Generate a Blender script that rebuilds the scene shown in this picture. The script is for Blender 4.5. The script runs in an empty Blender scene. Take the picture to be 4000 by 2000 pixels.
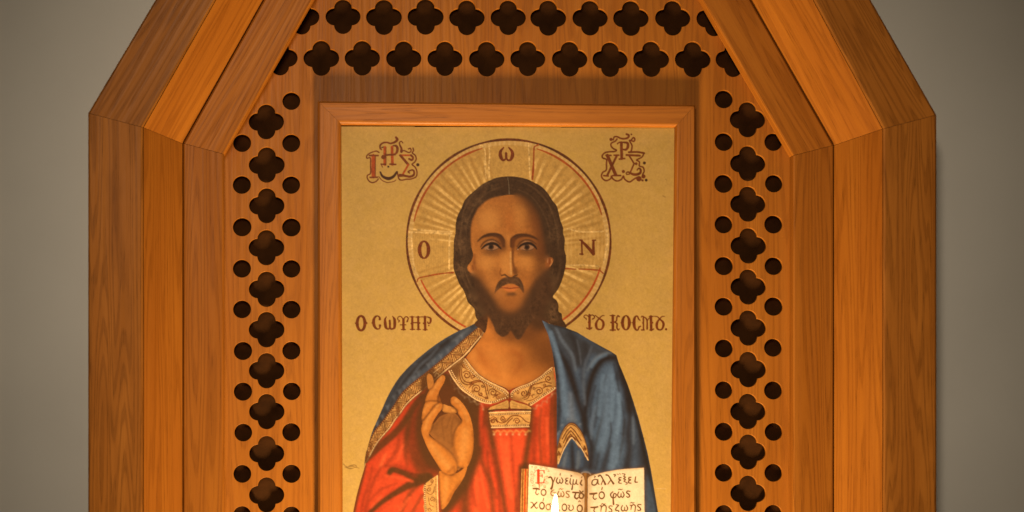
import bpy, bmesh, math
import numpy as np
from mathutils import Vector, Matrix

S = 0.0005                      # metres per photograph pixel on the plane of the pierced panel
D = 4.0                         # camera distance from that plane
sc = bpy.context.scene
col = sc.collection

# ---- camera ---------------------------------------------------------------
CAM = Vector((-0.45, -D, -0.38))
cd = bpy.data.cameras.new('camera'); cam = bpy.data.objects.new('camera', cd); col.objects.link(cam)
cam.location = CAM; cam.rotation_euler = (math.pi / 2, 0, 0)
cd.sensor_width = 36; cd.lens = 18 * D
cd.shift_x = -CAM.x / 2.0; cd.shift_y = -CAM.z / 2.0
cd.clip_end = 100
cd.dof.use_dof = True; cd.dof.focus_distance = D; cd.dof.aperture_fstop = 1.1
sc.camera = cam

# ---- world, lamps, exposure -----------------------------------------------
w = bpy.data.worlds.new('World'); sc.world = w; w.use_nodes = True
w.node_tree.nodes['Background'].inputs[0].default_value = (1.0, .72, .45, 1)
w.node_tree.nodes['Background'].inputs[1].default_value = .05
def aim(o, p): o.rotation_euler = (Vector(p) - o.location).to_track_quat('-Z', 'Y').to_euler()
def area(name, loc, tgt, size, power, colr):
    l = bpy.data.lights.new(name, 'AREA'); l.shape = 'DISK'; l.size = size; l.energy = power; l.color = colr
    o = bpy.data.objects.new(name, l); col.objects.link(o); o.location = loc; aim(o, tgt); return o
# the rack of votive candles below the frame, and the dim room lamp
area('candle_rack_light', (-0.08, -0.57, -1.50), (0, 0, 0.1), .24, 24.5, (1.0, .70, .34)).data.spread = math.radians(95)
sp = bpy.data.lights.new('room_lamp', 'SPOT'); sp.energy = 300; sp.color = (1.0, .80, .58); sp.shadow_soft_size = .6
sp.spot_size = math.radians(31.5); sp.spot_blend = .42
so = bpy.data.objects.new('room_lamp', sp); col.objects.link(so); so.location = (-0.64, -3.4, 1.15); aim(so, (-.06, 0, -.06))
vs = sc.view_settings
sc.display_settings.display_device = 'sRGB'
vs.view_transform = 'Standard'; vs.look = 'None'; vs.exposure = 0; vs.gamma = 1; vs.use_curve_mapping = False
sc.render.engine = 'CYCLES'
sc.cycles.use_denoising = True
sc.cycles.max_bounces = 6

# ---- helpers ---------------------------------------------------------------
def up(px, py, y=0.0):
    """World point at depth y seen at photograph pixel (px, py)."""
    t = Vector(((px - 2000) * S, 0, (1000 - py) * S))
    return CAM + (t - CAM) * ((y + D) / D)
def tag(o, label=None, cat=None, group=None, kind=None):
    for k, v in (('label', label), ('category', cat), ('group', group), ('kind', kind)):
        if v: o[k] = v
    return o
def empty(name, loc):
    o = bpy.data.objects.new(name, None); col.objects.link(o); o.location = loc; o.empty_display_size = .05
    return o
def link(name, me, mat, parent=None, world=None):
    me.name = name
    if mat: me.materials.append(mat)
    o = bpy.data.objects.new(name, me); col.objects.link(o)
    if world is not None: o.matrix_world = world
    if parent:
        o.parent = parent; o.matrix_parent_inverse = parent.matrix_basis.inverted()
    return o
def frame_of(origin, x, yv=Vector((0, 1, 0))):
    x = x.normalized(); z = x.cross(yv).normalized(); y = z.cross(x)
    return Matrix.Translation(origin) @ Matrix((x, y, z)).transposed().to_4x4()
def solid(name, A, B, mat, parent, bev=.0015, seg=2):
    """Mitred member: end sections A and B (matching loops of world points), grain along A-B."""
    o = sum(A, Vector()) / len(A); d = sum(B, Vector()) / len(B) - o
    M = frame_of(o, d); I = M.inverted()
    bm = bmesh.new(); n = len(A)
    a = [bm.verts.new(I @ p) for p in A]; b = [bm.verts.new(I @ p) for p in B]
    bm.faces.new(a[::-1]); bm.faces.new(b)
    for i in range(n): bm.faces.new((a[i], a[(i + 1) % n], b[(i + 1) % n], b[i]))
    bmesh.ops.recalc_face_normals(bm, faces=bm.faces)
    if bev:
        ends = set(a), set(b)
        bmesh.ops.bevel(bm, geom=[e for e in bm.edges if not any(e.verts[0] in s_ and e.verts[1] in s_ for s_ in ends)], offset=bev, segments=seg, profile=.5, affect='EDGES')
    me = bpy.data.meshes.new(name); bm.to_mesh(me); bm.free()
    return link(name, me, mat, parent, M)

# ---- materials -------------------------------------------------------------
def mat_new(name):
    m = bpy.data.materials.new(name); m.use_nodes = True
    nt = m.node_tree
    return m, nt, nt.nodes['Principled BSDF'], lambda t: nt.nodes.new('ShaderNode' + t), nt.links.new
def wood(name, light, mid, dark, fig=1.0, rough=.36, seed=0.0, scale=1.0, stainf=.12, spec=.09):
    """Oak: grain along the object's own X axis; growth-ring figure, streaks and pores."""
    m, nt, bs, N, L = mat_new(name)
    tc = N('TexCoord'); oi = N('ObjectInfo')
    mul = N('Math'); mul.operation = 'MULTIPLY_ADD'; mul.inputs[1].default_value = 37; mul.inputs[2].default_value = seed; L(oi.outputs['Random'], mul.inputs[0])
    cmb = N('CombineXYZ')
    for i in range(3): L(mul.outputs[0], cmb.inputs[i])
    add = N('VectorMath'); add.operation = 'ADD'; L(tc.outputs['Object'], add.inputs[0]); L(cmb.outputs[0], add.inputs[1])
    def noi(v, sc_, det, rg=.55):
        mp = N('VectorMath'); mp.operation = 'MULTIPLY'; L(add.outputs[0], mp.inputs[0]); mp.inputs[1].default_value = [k * scale for k in v]
        n = N('TexNoise'); n.inputs['Scale'].default_value = sc_; n.inputs['Detail'].default_value = det; n.inputs['Roughness'].default_value = rg
        L(mp.outputs[0], n.inputs['Vector']); return n.outputs['Fac']
    def math_(op, a, b=None, c=None):
        k = N('Math'); k.operation = op
        for i, v in enumerate((a, b, c)):
            if v is None: continue
            if isinstance(v, (int, float)): k.inputs[i].default_value = v
            else: L(v, k.inputs[i])
        return k.outputs[0]
    def ramp(v, stops):
        r = N('ValToRGB'); e = r.color_ramp.elements
        while len(e) < len(stops): e.new(.5)
        for k, (p, g) in zip(e, stops): k.position = p; k.color = (g, g, g, 1)
        L(v, r.inputs[0]); return r.outputs[0]
    figure = noi((.55, 12, 12), 1.0, 1.5)
    rings = math_('SINE', math_('MULTIPLY_ADD', figure, 120.0, math_('MULTIPLY', noi((4, 90, 90), 1, 2), 3.0)))
    rings = ramp(math_('MULTIPLY_ADD', rings, .5, .5), [(0, 0), (.5, .1), (.88, 1), (1, .8)])
    streak = ramp(noi((2.0, 170, 170), 1.0, 3.0), [(.36, 0), (.64, 1)])
    pore = ramp(noi((16, 560, 560), 1.0, 2.0), [(.55, 0), (.72, 1)])
    broad = ramp(noi((.8, 14, 14), 1.3, 3.0), [(.32, 0), (.68, 1)])
    def mixc(f, a, b):
        x = N('Mix'); x.data_type = 'RGBA'
        if isinstance(f, (int, float)): x.inputs[0].default_value = f
        else: L(f, x.inputs[0])
        for s_, v in ((6, a), (7, b)):
            if isinstance(v, tuple): x.inputs[s_].default_value = (*v, 1)
            else: L(v, x.inputs[s_])
        return x.outputs[2]
    c = mixc(broad, light, mid)
    stain = ramp(noi((3.2, 13, 13), 1.0, 2.5, .6), [(.52, 0), (.74, 1)])
    c = mixc(math_('MULTIPLY', stain, stainf), c, dark)
    c = mixc(math_('MULTIPLY', streak, .45), c, mid)
    c = mixc(math_('MULTIPLY', rings, .42 * fig), c, dark)
    c = mixc(math_('MULTIPLY', pore, math_('MULTIPLY_ADD', rings, .45 * fig, .22)), c, tuple(k * .55 for k in dark))
    hs = N('HueSaturation'); L(c, hs.inputs['Color']); L(math_('MULTIPLY_ADD', oi.outputs['Random'], .16, .92), hs.inputs['Value'])
    L(hs.outputs[0], bs.inputs['Base Color'])
    L(math_('MULTIPLY_ADD', streak, .14, rough), bs.inputs['Roughness'])
    bs.inputs['Specular IOR Level'].default_value = spec
    bp = N('Bump'); bp.inputs['Strength'].default_value = .12; bp.inputs['Distance'].default_value = .0006
    L(math_('ADD', math_('MULTIPLY', pore, -.8), math_('MULTIPLY', streak, .4)), bp.inputs['Height']); L(bp.outputs[0], bs.inputs['Normal'])
    return m
LT, MD, DK = (.355, .128, .0165), (.285, .093, .0105), (.150, .043, .0045)
W_face = wood('oak_outer', (.345, .133, .023), (.268, .096, .015), (.14, .047, .007), 1.1, scale=1.7, stainf=.5)
W_rev = wood('oak_reveal', (.365, .128, .015), (.29, .093, .0105), (.175, .050, .005), .9, .42, 3.0, 1.4)
W_in = wood('oak_inner', LT, MD, DK, .9, seed=5.0, scale=1.2)
W_lat = wood('oak_panel', LT, MD, DK, .7, seed=9.0, scale=1.3)
W_rail = wood('oak_rail', (.33, .116, .015), (.265, .086, .010), (.14, .042, .0045), .7, seed=2.0, scale=1.8, spec=.16)
def plain(name, c, rough=.6, bump=0, scale=40, var=.1):
    m, nt, bs, N, L = mat_new(name)
    tc = N('TexCoord'); n = N('TexNoise'); n.inputs['Scale'].default_value = scale; n.inputs['Detail'].default_value = 5; L(tc.outputs['Object'], n.inputs['Vector'])
    r = N('ValToRGB'); r.color_ramp.elements[0].position = .3; r.color_ramp.elements[1].position = .7
    r.color_ramp.elements[0].color = (*[k * (1 - var) for k in c], 1); r.color_ramp.elements[1].color = (*[min(1, k * (1 + var)) for k in c], 1)
    L(n.outputs['Fac'], r.inputs[0]); L(r.outputs[0], bs.inputs['Base Color']); bs.inputs['Roughness'].default_value = rough; bs.inputs['Specular IOR Level'].default_value = .08
    if bump:
        b = N('Bump'); b.inputs['Strength'].default_value = bump; b.inputs['Distance'].default_value = .002
        n2 = N('TexNoise'); n2.inputs['Scale'].default_value = scale * 8; n2.inputs['Detail'].default_value = 4; L(tc.outputs['Object'], n2.inputs['Vector'])
        L(n2.outputs['Fac'], b.inputs['Height']); L(b.outputs[0], bs.inputs['Normal'])
    return m
M_wall = plain('plaster', (.80, .81, .77), .9, .5, 2.2, .06)
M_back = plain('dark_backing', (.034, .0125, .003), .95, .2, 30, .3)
M_gap = plain('dark_board', (.10, .045, .015), .8)  # dark brown of the board that carries the paint

# ---- the wall --------------------------------------------------------------
YW = .055
bm = bmesh.new()
q = [bm.verts.new(p) for p in ((-3, 0, -2), (3, 0, -2), (3, 0, 2), (-3, 0, 2), (-3, .1, -2), (3, .1, -2), (3, .1, 2), (-3, .1, 2))]
for f in ((0, 1, 2, 3), (7, 6, 5, 4), (0, 4, 5, 1), (1, 5, 6, 2), (2, 6, 7, 3), (3, 7, 4, 0)): bm.faces.new([q[i] for i in f])
me = bpy.data.meshes.new('wall'); bm.to_mesh(me); bm.free()
wall = link('wall', me, M_wall, None, Matrix.Translation((0, YW, 0)))
tag(wall, 'plain grey plaster wall behind the wooden shrine', 'wall', kind='structure')

# ---- the gabled oak shrine --------------------------------------------------
YF, YI = -.100, -.030            # fronts of the outer and of the inner moulding
TOP, BOT = -420, 2560            # the diagonals and jambs run on past the picture
def line(xb, vx, vy, tx, side, y):
    """Jamb foot, shoulder and top of one edge line, as world points."""
    k = (tx - vx) / (0 - vy)
    return [up(vx, BOT, y), up(vx, vy, y), up(vx + k * (TOP - vy), TOP, y)]
LINES = {                       # shoulder pixel (x, y) and where the line leaves the picture at its top edge
    -1: dict(outer=(344, 441, 606), band=(559, 498, 842), seam=(714, 560, 1029), inner=(875, 602, 1223)),
    1: dict(outer=(3660, 448, 3404), band=(3450, 503, 3178), seam=(3258, 567, 2934), inner=(3098, 608, 2744))}
shrine = empty('wooden_shrine', (0, 0, -.78))
tag(shrine, 'gabled oak shrine frame with quatrefoil pierced panel, fixed to the grey wall', 'shrine frame')
edge = {}
for sd, d in LINES.items():
    edge[sd] = {k: line(0, v[0], v[1], v[2], sd, {'outer': YF, 'band': YF, 'seam': YI, 'inner': YI}[k]) for k, v in d.items()}
def at(p, dx=0.0, y=None, sd=0): return Vector((p.x + dx * sd, p.y if y is None else y, p.z))
def sections(sd, i):
    e = edge[sd]; o, b, s_, n = (e[k][i] for k in ('outer', 'band', 'seam', 'inner'))
    outer = [at(o), at(b), at(b, y=YW - .002), at(o, y=YW - .002)]
    rev = [at(b, -.0006, YF + .0015, sd), at(s_, .0004, YI + .004, sd), at(s_, .0004, YI + .03, sd), at(b, -.0006, YI + .03, sd)]
    inn = [at(s_, -.0008, None, sd), at(n), at(n, y=.002), at(s_, -.0008, .002, sd)]
    return dict(outer_moulding=outer, splayed_reveal=rev, inner_moulding=inn)
MATS = dict(outer_moulding=W_face, splayed_reveal=W_rev, inner_moulding=W_in)
BEV = dict(outer_moulding=.004, splayed_reveal=.001, inner_moulding=.0035)
for sd in (-1, 1):
    for i in (0, 1):
        A, B = sections(sd, i), sections(sd, i + 1)
        for k in A:
            g = .00035
            d = (sum(B[k], Vector()) - sum(A[k], Vector())).normalized() * g
            solid(k, [p + d for p in A[k]], [p - d for p in B[k]], MATS[k], shrine, BEV[k])
for i in (2, 0):                 # head and foot of the frame, outside the picture
    A, B = sections(-1, i), sections(1, i)
    ez = Vector((0, 0, .16 if i == 2 else -.16))
    for k in A:
        P, Q = A[k], B[k]
        solid(k, [P[0], P[0] + ez, P[3] + ez, P[3]] if k != 'x' else P, [Q[0], Q[0] + ez, Q[3] + ez, Q[3]], MATS[k], shrine, .001, 1) if k == 'inner_moulding' else None
# dark strip closing the joint between reveal and inner moulding
# pierced panel
jit = np.random.default_rng(21)
def quatre(cx, cy, r=36.0, o=34.0):
    cx += jit.normal(0, .9); cy += jit.normal(0, .9); r += jit.normal(0, .5); o += jit.normal(0, .5)
    pts = []
    t = math.atan2(36 - 0, 36 - 34)      # cusp direction seen from a lobe centre
    for q_ in range(4):
        a0 = q_ * math.pi / 2
        for a in np.linspace(-t, t, 16, endpoint=False):
            x, y = o + r * math.cos(a), r * math.sin(a)
            pts.append((cx + x * math.cos(a0) - y * math.sin(a0), cy + x * math.sin(a0) + y * math.cos(a0)))
    return pts
def circ(cx, cy, r=36.0):
    cx += jit.normal(0, .9); cy += jit.normal(0, .9); r += jit.normal(0, .6)
    return [(cx + r * math.cos(a), cy + r * math.sin(a)) for a in np.linspace(0, 2 * math.pi, 28, endpoint=False)]
holes = []
for x, y in zip((1178, 1340, 1500, 1664, 1822, 1985, 2142, 2306, 2466, 2628, 2790), np.linspace(64, 71, 11)): holes.append(quatre(x, y))
for x, y in zip((1095, 1255, 1414, 1578, 1739, 1901, 2062, 2225, 2383, 2544, 2706, 2864), np.linspace(226, 232, 12)): holes.append(quatre(x, y))
for x in range(1256, 2760, 162): holes.append(quatre(x, -95))
for x in range(1340, 2680, 162): holes.append(quatre(x, -256))
lqy = [475, 643, 804, 966, 1130, 1288, 1449, 1607, 1773, 1932, 2094, 2256]
for i, y in enumerate(lqy): holes.append(quatre(1040.5 + (i % 3) * .8, y))
for i, y in enumerate((395, 558, 722, 886, 1050, 1208, 1370, 1529, 1688, 1851, 2012, 2174)):
    holes.append(circ(1138.5, y))
    if i: holes.append(circ(946 + (3 if 5 < i < 9 else 0), y))
for i, y in enumerate((467, 637, 797, 959, 1120, 1280, 1443, 1607, 1766, 1927, 2089, 2250)): holes.append(quatre(2922.5 + (i % 2) * .8, y))
for i, y in enumerate((387, 554, 717, 877, 1037, 1197, 1360, 1523, 1686, 1847, 2008, 2169)):
    holes.append(circ(2827, y))
    if i: holes.append(circ(3021, y))
TH = .009                        # panel thickness
cu = bpy.data.curves.new('panel_outline', 'CURVE'); cu.dimensions = '2D'; cu.fill_mode = 'BOTH'; cu.extrude = TH / 2 - .0005; cu.bevel_depth = .0005; cu.bevel_resolution = 1
def addspl(pts):
    s_ = cu.splines.new('POLY'); s_.points.add(len(pts) - 1)
    for p, (x, y) in zip(s_.points, pts): p.co = ((x - 2000) * S, (1000 - y) * S, 0, 1)
    s_.use_cyclic_u = True
kx = .577
outl = [(760, BOT), (760, 590), (760 + kx * (590 - TOP), TOP), (3215 - kx * (590 - TOP), TOP), (3215, 590), (3215, BOT)]
addspl(outl)
for h_ in holes: addspl(h_)
tmp = bpy.data.objects.new('panel_outline', cu); col.objects.link(tmp)
bpy.context.view_layer.update()
me = bpy.data.meshes.new_from_object(tmp.evaluated_get(bpy.context.evaluated_depsgraph_get()))
bpy.data.objects.remove(tmp); bpy.data.curves.remove(cu)
# curve x,y -> world x,z ; the object's X axis runs up the panel so that the grain stands upright
M = frame_of(Vector((0, TH / 2, 0)), Vector((0, 0, 1)))
me.transform(M.inverted() @ Matrix.Translation((0, TH / 2, 0)) @ Matrix.Rotation(math.pi / 2, 4, 'X'))
me.materials.clear()
link('pierced_panel', me, W_lat, shrine, M)
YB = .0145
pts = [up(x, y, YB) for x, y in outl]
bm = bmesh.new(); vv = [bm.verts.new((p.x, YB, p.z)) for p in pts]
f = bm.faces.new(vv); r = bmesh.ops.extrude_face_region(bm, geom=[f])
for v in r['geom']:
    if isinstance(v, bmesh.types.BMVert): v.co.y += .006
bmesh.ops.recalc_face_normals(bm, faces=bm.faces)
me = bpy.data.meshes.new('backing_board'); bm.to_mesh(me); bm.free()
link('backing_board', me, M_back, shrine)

# ---- the framed icon --------------------------------------------------------
icon = empty('framed_icon', (0, -.01, -.62))
tag(icon, 'framed icon of a haloed bearded man in red and blue holding a book', 'icon')
IB = 2190
YR, YP = -.020, -.007            # rail front, painted surface
oc = [(1241, 397), (2714, 412), (2717, IB + 80), (1243, IB + 80)]
mc = [(1318, 470), (2650, 482), (2634, IB), (1322, IB)]
ic = [(1333, 489), (2634, 499), (2618, IB - 14), (1339, IB - 14)]
for i in range(4):
    j = (i + 1) % 4
    def sec(k):
        o, m, n = up(*oc[k], -.012), up(*mc[k], YR), up(*ic[k], YP)
        c = (o + m) / 2
        oi_ = o + (m - o) * .10
        return [Vector((o.x, -.0002, o.z)), Vector((o.x, -.016, o.z)), Vector((oi_.x, YR, oi_.z)), *[Vector((m.x + (n.x - m.x) * math.sin(t_), YR + (YP - .004 - YR) * (1 - math.cos(t_)), m.z + (n.z - m.z) * math.sin(t_))) for t_ in np.linspace(0, math.pi / 2, 7)], Vector((n.x, YP + .0005, n.z)), Vector((m.x, -.0002, m.z))]
    A, B = sec(i), sec(j)
    d = (B[3] - A[3]).normalized() * .0002
    solid('frame_rail', [p + d for p in A], [p - d for p in B], W_rail, icon, 0)
    bpy.context.view_layer.update()
def paint_icon():
    # ---------------------------------------------------------------------------
    # THE ICON'S PAINTING: brushwork laid down stroke by stroke on a small canvas
    # (1 canvas unit = 0.5 mm of the panel) and turned into the panel's colours.
    # ---------------------------------------------------------------------------
    CX0, CY0, CW, CH = 1316, 480, 1336, 1720
    rng = np.random.default_rng(7)

    def lin(v):
        v = np.asarray(v, float) / 255.0
        return np.where(v <= .04045, v / 12.92, ((v + .055) / 1.055) ** 2.4)

    def pig(r, g, b, y=1700):
        """Pigment (linear albedo) that reads as this tone under the candle light at height y."""
        k = np.interp(y, [480, 900, 1300, 2000], [.95, 1.15, 1.35, 1.70])
        return np.clip(lin((r, g, b)) / (np.array([1.24, .98, .53]) * k), .004, .85)

    img = np.zeros((CH, CW, 3), np.float32)
    ids = np.zeros((CH, CW), np.uint8)
    PART = dict(ground=0, halo=1, hair=2, face=3, beard=4, neck=5, tunic=6, mantle=7, collar=8, placket=9,
                hem=10, cuff=11, hand=12, page_l=13, spine=14, block=15, page_r=16, mono_l=17, mono_r=18,
                word_l=19, word_r=20, let_top=21, let_l=22, let_r=23, ring=24, hem_fold=25)

    def T(ox, oy, s):
        return lambda pts: np.asarray(pts, float) * s + (ox, oy)
    tA = T(1760, 660, .26403); tB = T(1760, 980, .27956); tH = T(1600, 1440, .43478); tC = T(1720, 1360, .27949)
    tK = T(2020, 1780, .21739); tL = T(1340, 1180, .5124); tM = T(2080, 1180, .51235); tD = T(1300, 1200, .62112)
    tI1 = T(1400, 510, .17857); tI2 = T(2310, 500, .17857); tS1 = T(1360, 1200, .13975); tS2 = T(2260, 1200, .14752)
    tHL = T(1560, 880, .34171); tHR = T(2120, 880, .34171); tTL = T(1560, 520, .29508); tTR = T(2080, 520, .29514)
    tI = T(0, 0, 1)

    def spline(p, closed=False, n=7):
        p = np.asarray(p, float)
        if len(p) < 3: 
            t = np.linspace(0, 1, n + 1)[:, None]
            return p[0] * (1 - t) + p[-1] * t
        q = np.vstack([p[-1], p, p[0], p[1]]) if closed else np.vstack([2 * p[0] - p[1], p, 2 * p[-1] - p[-2]])
        out = []
        m = len(p) if closed else len(p) - 1
        t = np.linspace(0, 1, n, endpoint=False)[:, None]
        for i in range(m):
            a, b, c, d = q[i], q[i + 1], q[i + 2], q[i + 3]
            out.append(.5 * (2 * b + (c - a) * t + (2 * a - 5 * b + 4 * c - d) * t ** 2 + (3 * b - a - 3 * c + d) * t ** 3))
        if not closed: out.append(p[-1:])
        return np.vstack(out)

    def blur1(a, r):
        r = int(max(1, round(r)))
        for ax in (0, 1):
            for _ in range(3):
                pad = [(0, 0), (0, 0)]; pad[ax] = (r + 1, r)
                c = np.cumsum(np.pad(a, pad, mode='edge'), axis=ax)
                n = a.shape[ax]
                hi = np.take(c, np.arange(2 * r + 1, 2 * r + 1 + n), axis=ax)
                lo = np.take(c, np.arange(0, n), axis=ax)
                a = (hi - lo) / (2 * r + 1)
        return a

    def noise(shape, r, seed):
        g = np.random.default_rng(seed).standard_normal(shape)
        g = blur1(g, r) if r > 0 else g
        return ((g - g.mean()) / (g.std() + 1e-9)).astype(np.float32)

    N1, N3, N8, N30 = (noise((CH, CW), r, 10 + r) for r in (1, 3, 8, 30))

    def poly(pts, closed_spline=True, blur=0, n=6):
        p = spline(pts, True, n) if closed_spline else np.asarray(pts, float)
        p = p - (CX0, CY0)
        pad = 3 * blur + 3
        x0, y0 = np.floor(p.min(0) - pad).astype(int); x1, y1 = np.ceil(p.max(0) + pad).astype(int)
        w, h = x1 - x0, y1 - y0
        tog = np.zeros((h * 2, w * 2 + 2), np.int32)
        q = (p - (x0, y0)) * 2
        for (ax, ay), (bx, by) in zip(q, np.roll(q, -1, 0)):
            if ay == by: continue
            if ay > by: ax, ay, bx, by = bx, by, ax, ay
            r0, r1 = max(0, int(np.ceil(ay - .5))), min(h * 2 - 1, int(np.ceil(by - .5)) - 1)
            if r1 < r0: continue
            rows = np.arange(r0, r1 + 1)
            xs = ax + (rows + .5 - ay) * (bx - ax) / (by - ay)
            np.add.at(tog, (rows, np.clip(np.ceil(xs - .5).astype(int), 0, w * 2 + 1)), 1)
        m = (np.cumsum(tog, 1)[:, :w * 2] & 1).astype(np.float32)
        m = m.reshape(h, 2, w, 2).mean((1, 3))
        if blur: m = blur1(m, blur)
        return x0, y0, m

    def put(mask, col, part=None, only=None, op=1.0, tex=.0):
        x0, y0, m = mask
        h, w = m.shape
        a, b, c, d = max(0, -y0), max(0, -x0), min(h, CH - y0), min(w, CW - x0)
        if c <= a or d <= b: return
        m = m[a:c, b:d] * op
        S = np.s_[y0 + a:y0 + c, x0 + b:x0 + d]
        if only is not None: m = m * np.isin(ids[S], [PART[k] for k in only])
        col = np.asarray(col, np.float32)
        if tex: col = col * np.clip(1 + tex * (N3[S] * .6 + N1[S] * .5 + N8[S] * .4), .4, 1.8)[..., None]
        img[S] = img[S] * (1 - m[..., None]) + col * m[..., None]
        if part: ids[S] = np.where(m > .5, PART[part], ids[S])

    def stroke(t, pts, w, soft=1.2, smooth=True, n=7):
        """Brush stroke: w is one width or a width per point, in the units of t."""
        pts = np.asarray(pts, float)
        s = (t([(1, 0)]) - t([(0, 0)]))[0, 0]
        ws = np.full(len(pts), w, float) if np.ndim(w) == 0 else np.interp(np.linspace(0, 1, len(pts)), np.linspace(0, 1, len(w)), w)
        P = t(pts)
        C = spline(P, False, n) if smooth and len(P) > 2 else np.vstack([P[i] + (P[i + 1] - P[i]) * k / n for i in range(len(P) - 1) for k in range(n)] + [P[-1:]])
        W = np.interp(np.linspace(0, len(pts) - 1, len(C)), np.arange(len(pts)), ws) * s / 2
        C = C - (CX0, CY0)
        pad = W.max() + soft + 2
        x0, y0 = np.floor(C.min(0) - pad).astype(int); x1, y1 = np.ceil(C.max(0) + pad).astype(int)
        A = np.zeros((y1 - y0, x1 - x0), np.float32)
        for i in range(len(C) - 1):
            a, b = C[i] - (x0, y0), C[i + 1] - (x0, y0)
            wa, wb = W[i], W[i + 1]
            r = max(wa, wb) + soft + 1
            u0, v0 = np.maximum(0, np.floor(np.minimum(a, b) - r)).astype(int)
            u1, v1 = np.ceil(np.maximum(a, b) + r).astype(int) + 1
            sub = A[v0:v1, u0:u1]
            yy, xx = np.mgrid[v0:v0 + sub.shape[0], u0:u0 + sub.shape[1]] + .5
            d = b - a; L2 = max(d @ d, 1e-6)
            k = np.clip(((xx - a[0]) * d[0] + (yy - a[1]) * d[1]) / L2, 0, 1)
            dist = np.hypot(xx - a[0] - k * d[0], yy - a[1] - k * d[1])
            e = np.clip((wa + (wb - wa) * k - dist) / soft + .5, 0, 1)
            np.maximum(sub, e * e * (3 - 2 * e), out=sub)
        return x0, y0, A

    def st(t, pts, w, col, part=None, only=None, op=1.0, soft=1.2, smooth=True, tex=.10):
        put(stroke(t, pts, w, soft, smooth), col, part, only, op, tex)

    def dot(t, p, r, col, part=None, op=1.0, only=None, soft=1.2):
        st(t, [p, (p[0] + .01, p[1])], 2 * r, col, part, only, op, soft, False)

    def ell(t, c, rx, ry, n=28, rot=0):
        a = np.linspace(0, 2 * math.pi, n, endpoint=False)
        x, y = rx * np.cos(a), ry * np.sin(a)
        return t(np.c_[c[0] + x * math.cos(rot) - y * math.sin(rot), c[1] + x * math.sin(rot) + y * math.cos(rot)])

    def spiral(c, r0, r1, a0, turns, n=16):
        k = np.linspace(0, 1, n)
        a = math.radians(a0) + k * turns * 2 * math.pi
        r = r0 + (r1 - r0) * k
        return np.c_[c[0] + r * np.cos(a), c[1] + r * np.sin(a)]

    # ---- gold ground ----------------------------------------------------------
    yy, xx = np.mgrid[0:CH, 0:CW]
    sx, sy = xx + CX0 + .5, yy + CY0 + .5
    gold = pig(203, 149, 62, 1500)
    img[:] = gold * (1 + .018 * N30 + .006 * N8 + .007 * N3 + .012 * N1)[..., None]
    img[:, :, 2] *= 1 + .03 * N8
    for x, y, l, o in ((2590, 765, 8, .5), (2600, 700, 5, .3), (2480, 1010, 5, .25), (1400, 1010, 5, .2)):
        st(tI, [(x, y), (x + l, y + 5)], 5, pig(120, 80, 30, 900), op=o, soft=3)
    for pts in ([(65, 985), (90, 1005), (120, 1000), (165, 1012)], [(75, 1005), (110, 1015), (150, 1005)], [(100, 998), (135, 992), (150, 1000)]):
        st(tD, pts, [4, 7, 3], pig(130, 85, 30), soft=2.5, op=.8)
    st(tD, [(2035, 1140), (2095, 1142)], 3, pig(240, 185, 110), op=.7)

    # ---- halo -----------------------------------------------------------------
    HX, HY, HR_ = 1987, 943, 398
    dx, dy = sx - 1990, sy - 965
    th = np.degrees(np.arctan2(dx, -dy))             # 0 = up, clockwise
    rad = np.hypot(sx - HX, sy - HY)
    inh = rad < HR_
    hb = pig(180, 128, 52, 1000)
    halo = hb * (1 + .02 * N8 + .03 * N3 + .03 * N1)[..., None]
    lt = pig(222, 166, 80, 1000); dk = pig(140, 88, 25, 1000)  # lighter gold: glint of the engraved rays painted into the colour
    ray = np.zeros((CH, CW), np.float32); shd = np.zeros_like(ray)
    R2 = np.random.default_rng(3)
    def rays(a0, a1, n, k0, k1, gap):
        step = (a1 - a0) / n
        for i in range(n):
            a = a0 + (i + .5) * step + R2.uniform(-.12, .12) * step
            wd = step * R2.uniform(.15, .24)
            r_in, r_out = R2.uniform(170, 215), R2.uniform(345, 372) - (R2.uniform(0, 110) if R2.random() < .3 else 0)
            g0 = R2.uniform(250, 320)
            d = (th - a + 180) % 360 - 180
            amp = np.exp(-(d / wd) ** 8) * np.clip((r_out - rad) / 70 + .1, 0, 1) ** .7 * (rad < r_out) * np.clip((rad - r_in) / 12, 0, 1)
            brk = 1 - .75 * np.exp(-((rad - g0) / 7) ** 2) * (R2.random() < gap)
            ray[:] = np.maximum(ray, amp * brk * R2.uniform(k0, k1))
            shd[:] = np.maximum(shd, .8 * np.exp(-((d - step * .5) / (step * .2)) ** 2) * (rad < 372) * R2.uniform(.4, 1))
    rays(-86, -14, 15, .55, .9, .6); rays(15, 66, 10, .85, 1.0, .7); rays(66, 88, 5, .2, .55, .5)
    rays(-158, -106, 11, .85, 1.0, .4); rays(106, 158, 9, .75, 1.0, .4)
    hat = .80 + .20 * np.sin(rad * 1.15 + 2.2 * N8 + (th * .5))
    ray *= hat * np.clip(1 + .25 * N3, .3, 1.6)
    halo = halo * (1 - .55 * shd[..., None] * (1 - ray[..., None])) + dk * .55 * shd[..., None] * (1 - ray[..., None])
    halo = halo * (1 - ray[..., None]) + lt * ray[..., None]
    rim = ((rad > 377) & inh) * (.30 + .45 * np.clip(np.sin(th * 2.3 + 1.4 * N30) + .3 * N8, 0, 1)) * (.75 + .25 * np.sin(th * 22))
    halo = halo * (1 - rim[..., None]) + pig(214, 164, 88, 1000) * rim[..., None]
    rib = .30 * np.clip(np.sin(sx * .42 + .6 * N8) * .5 + .45 * N8 + .1, 0, 1) * ((np.abs(sy - 975) < 85) & (rad < 375) & (sx > 2190))
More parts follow.
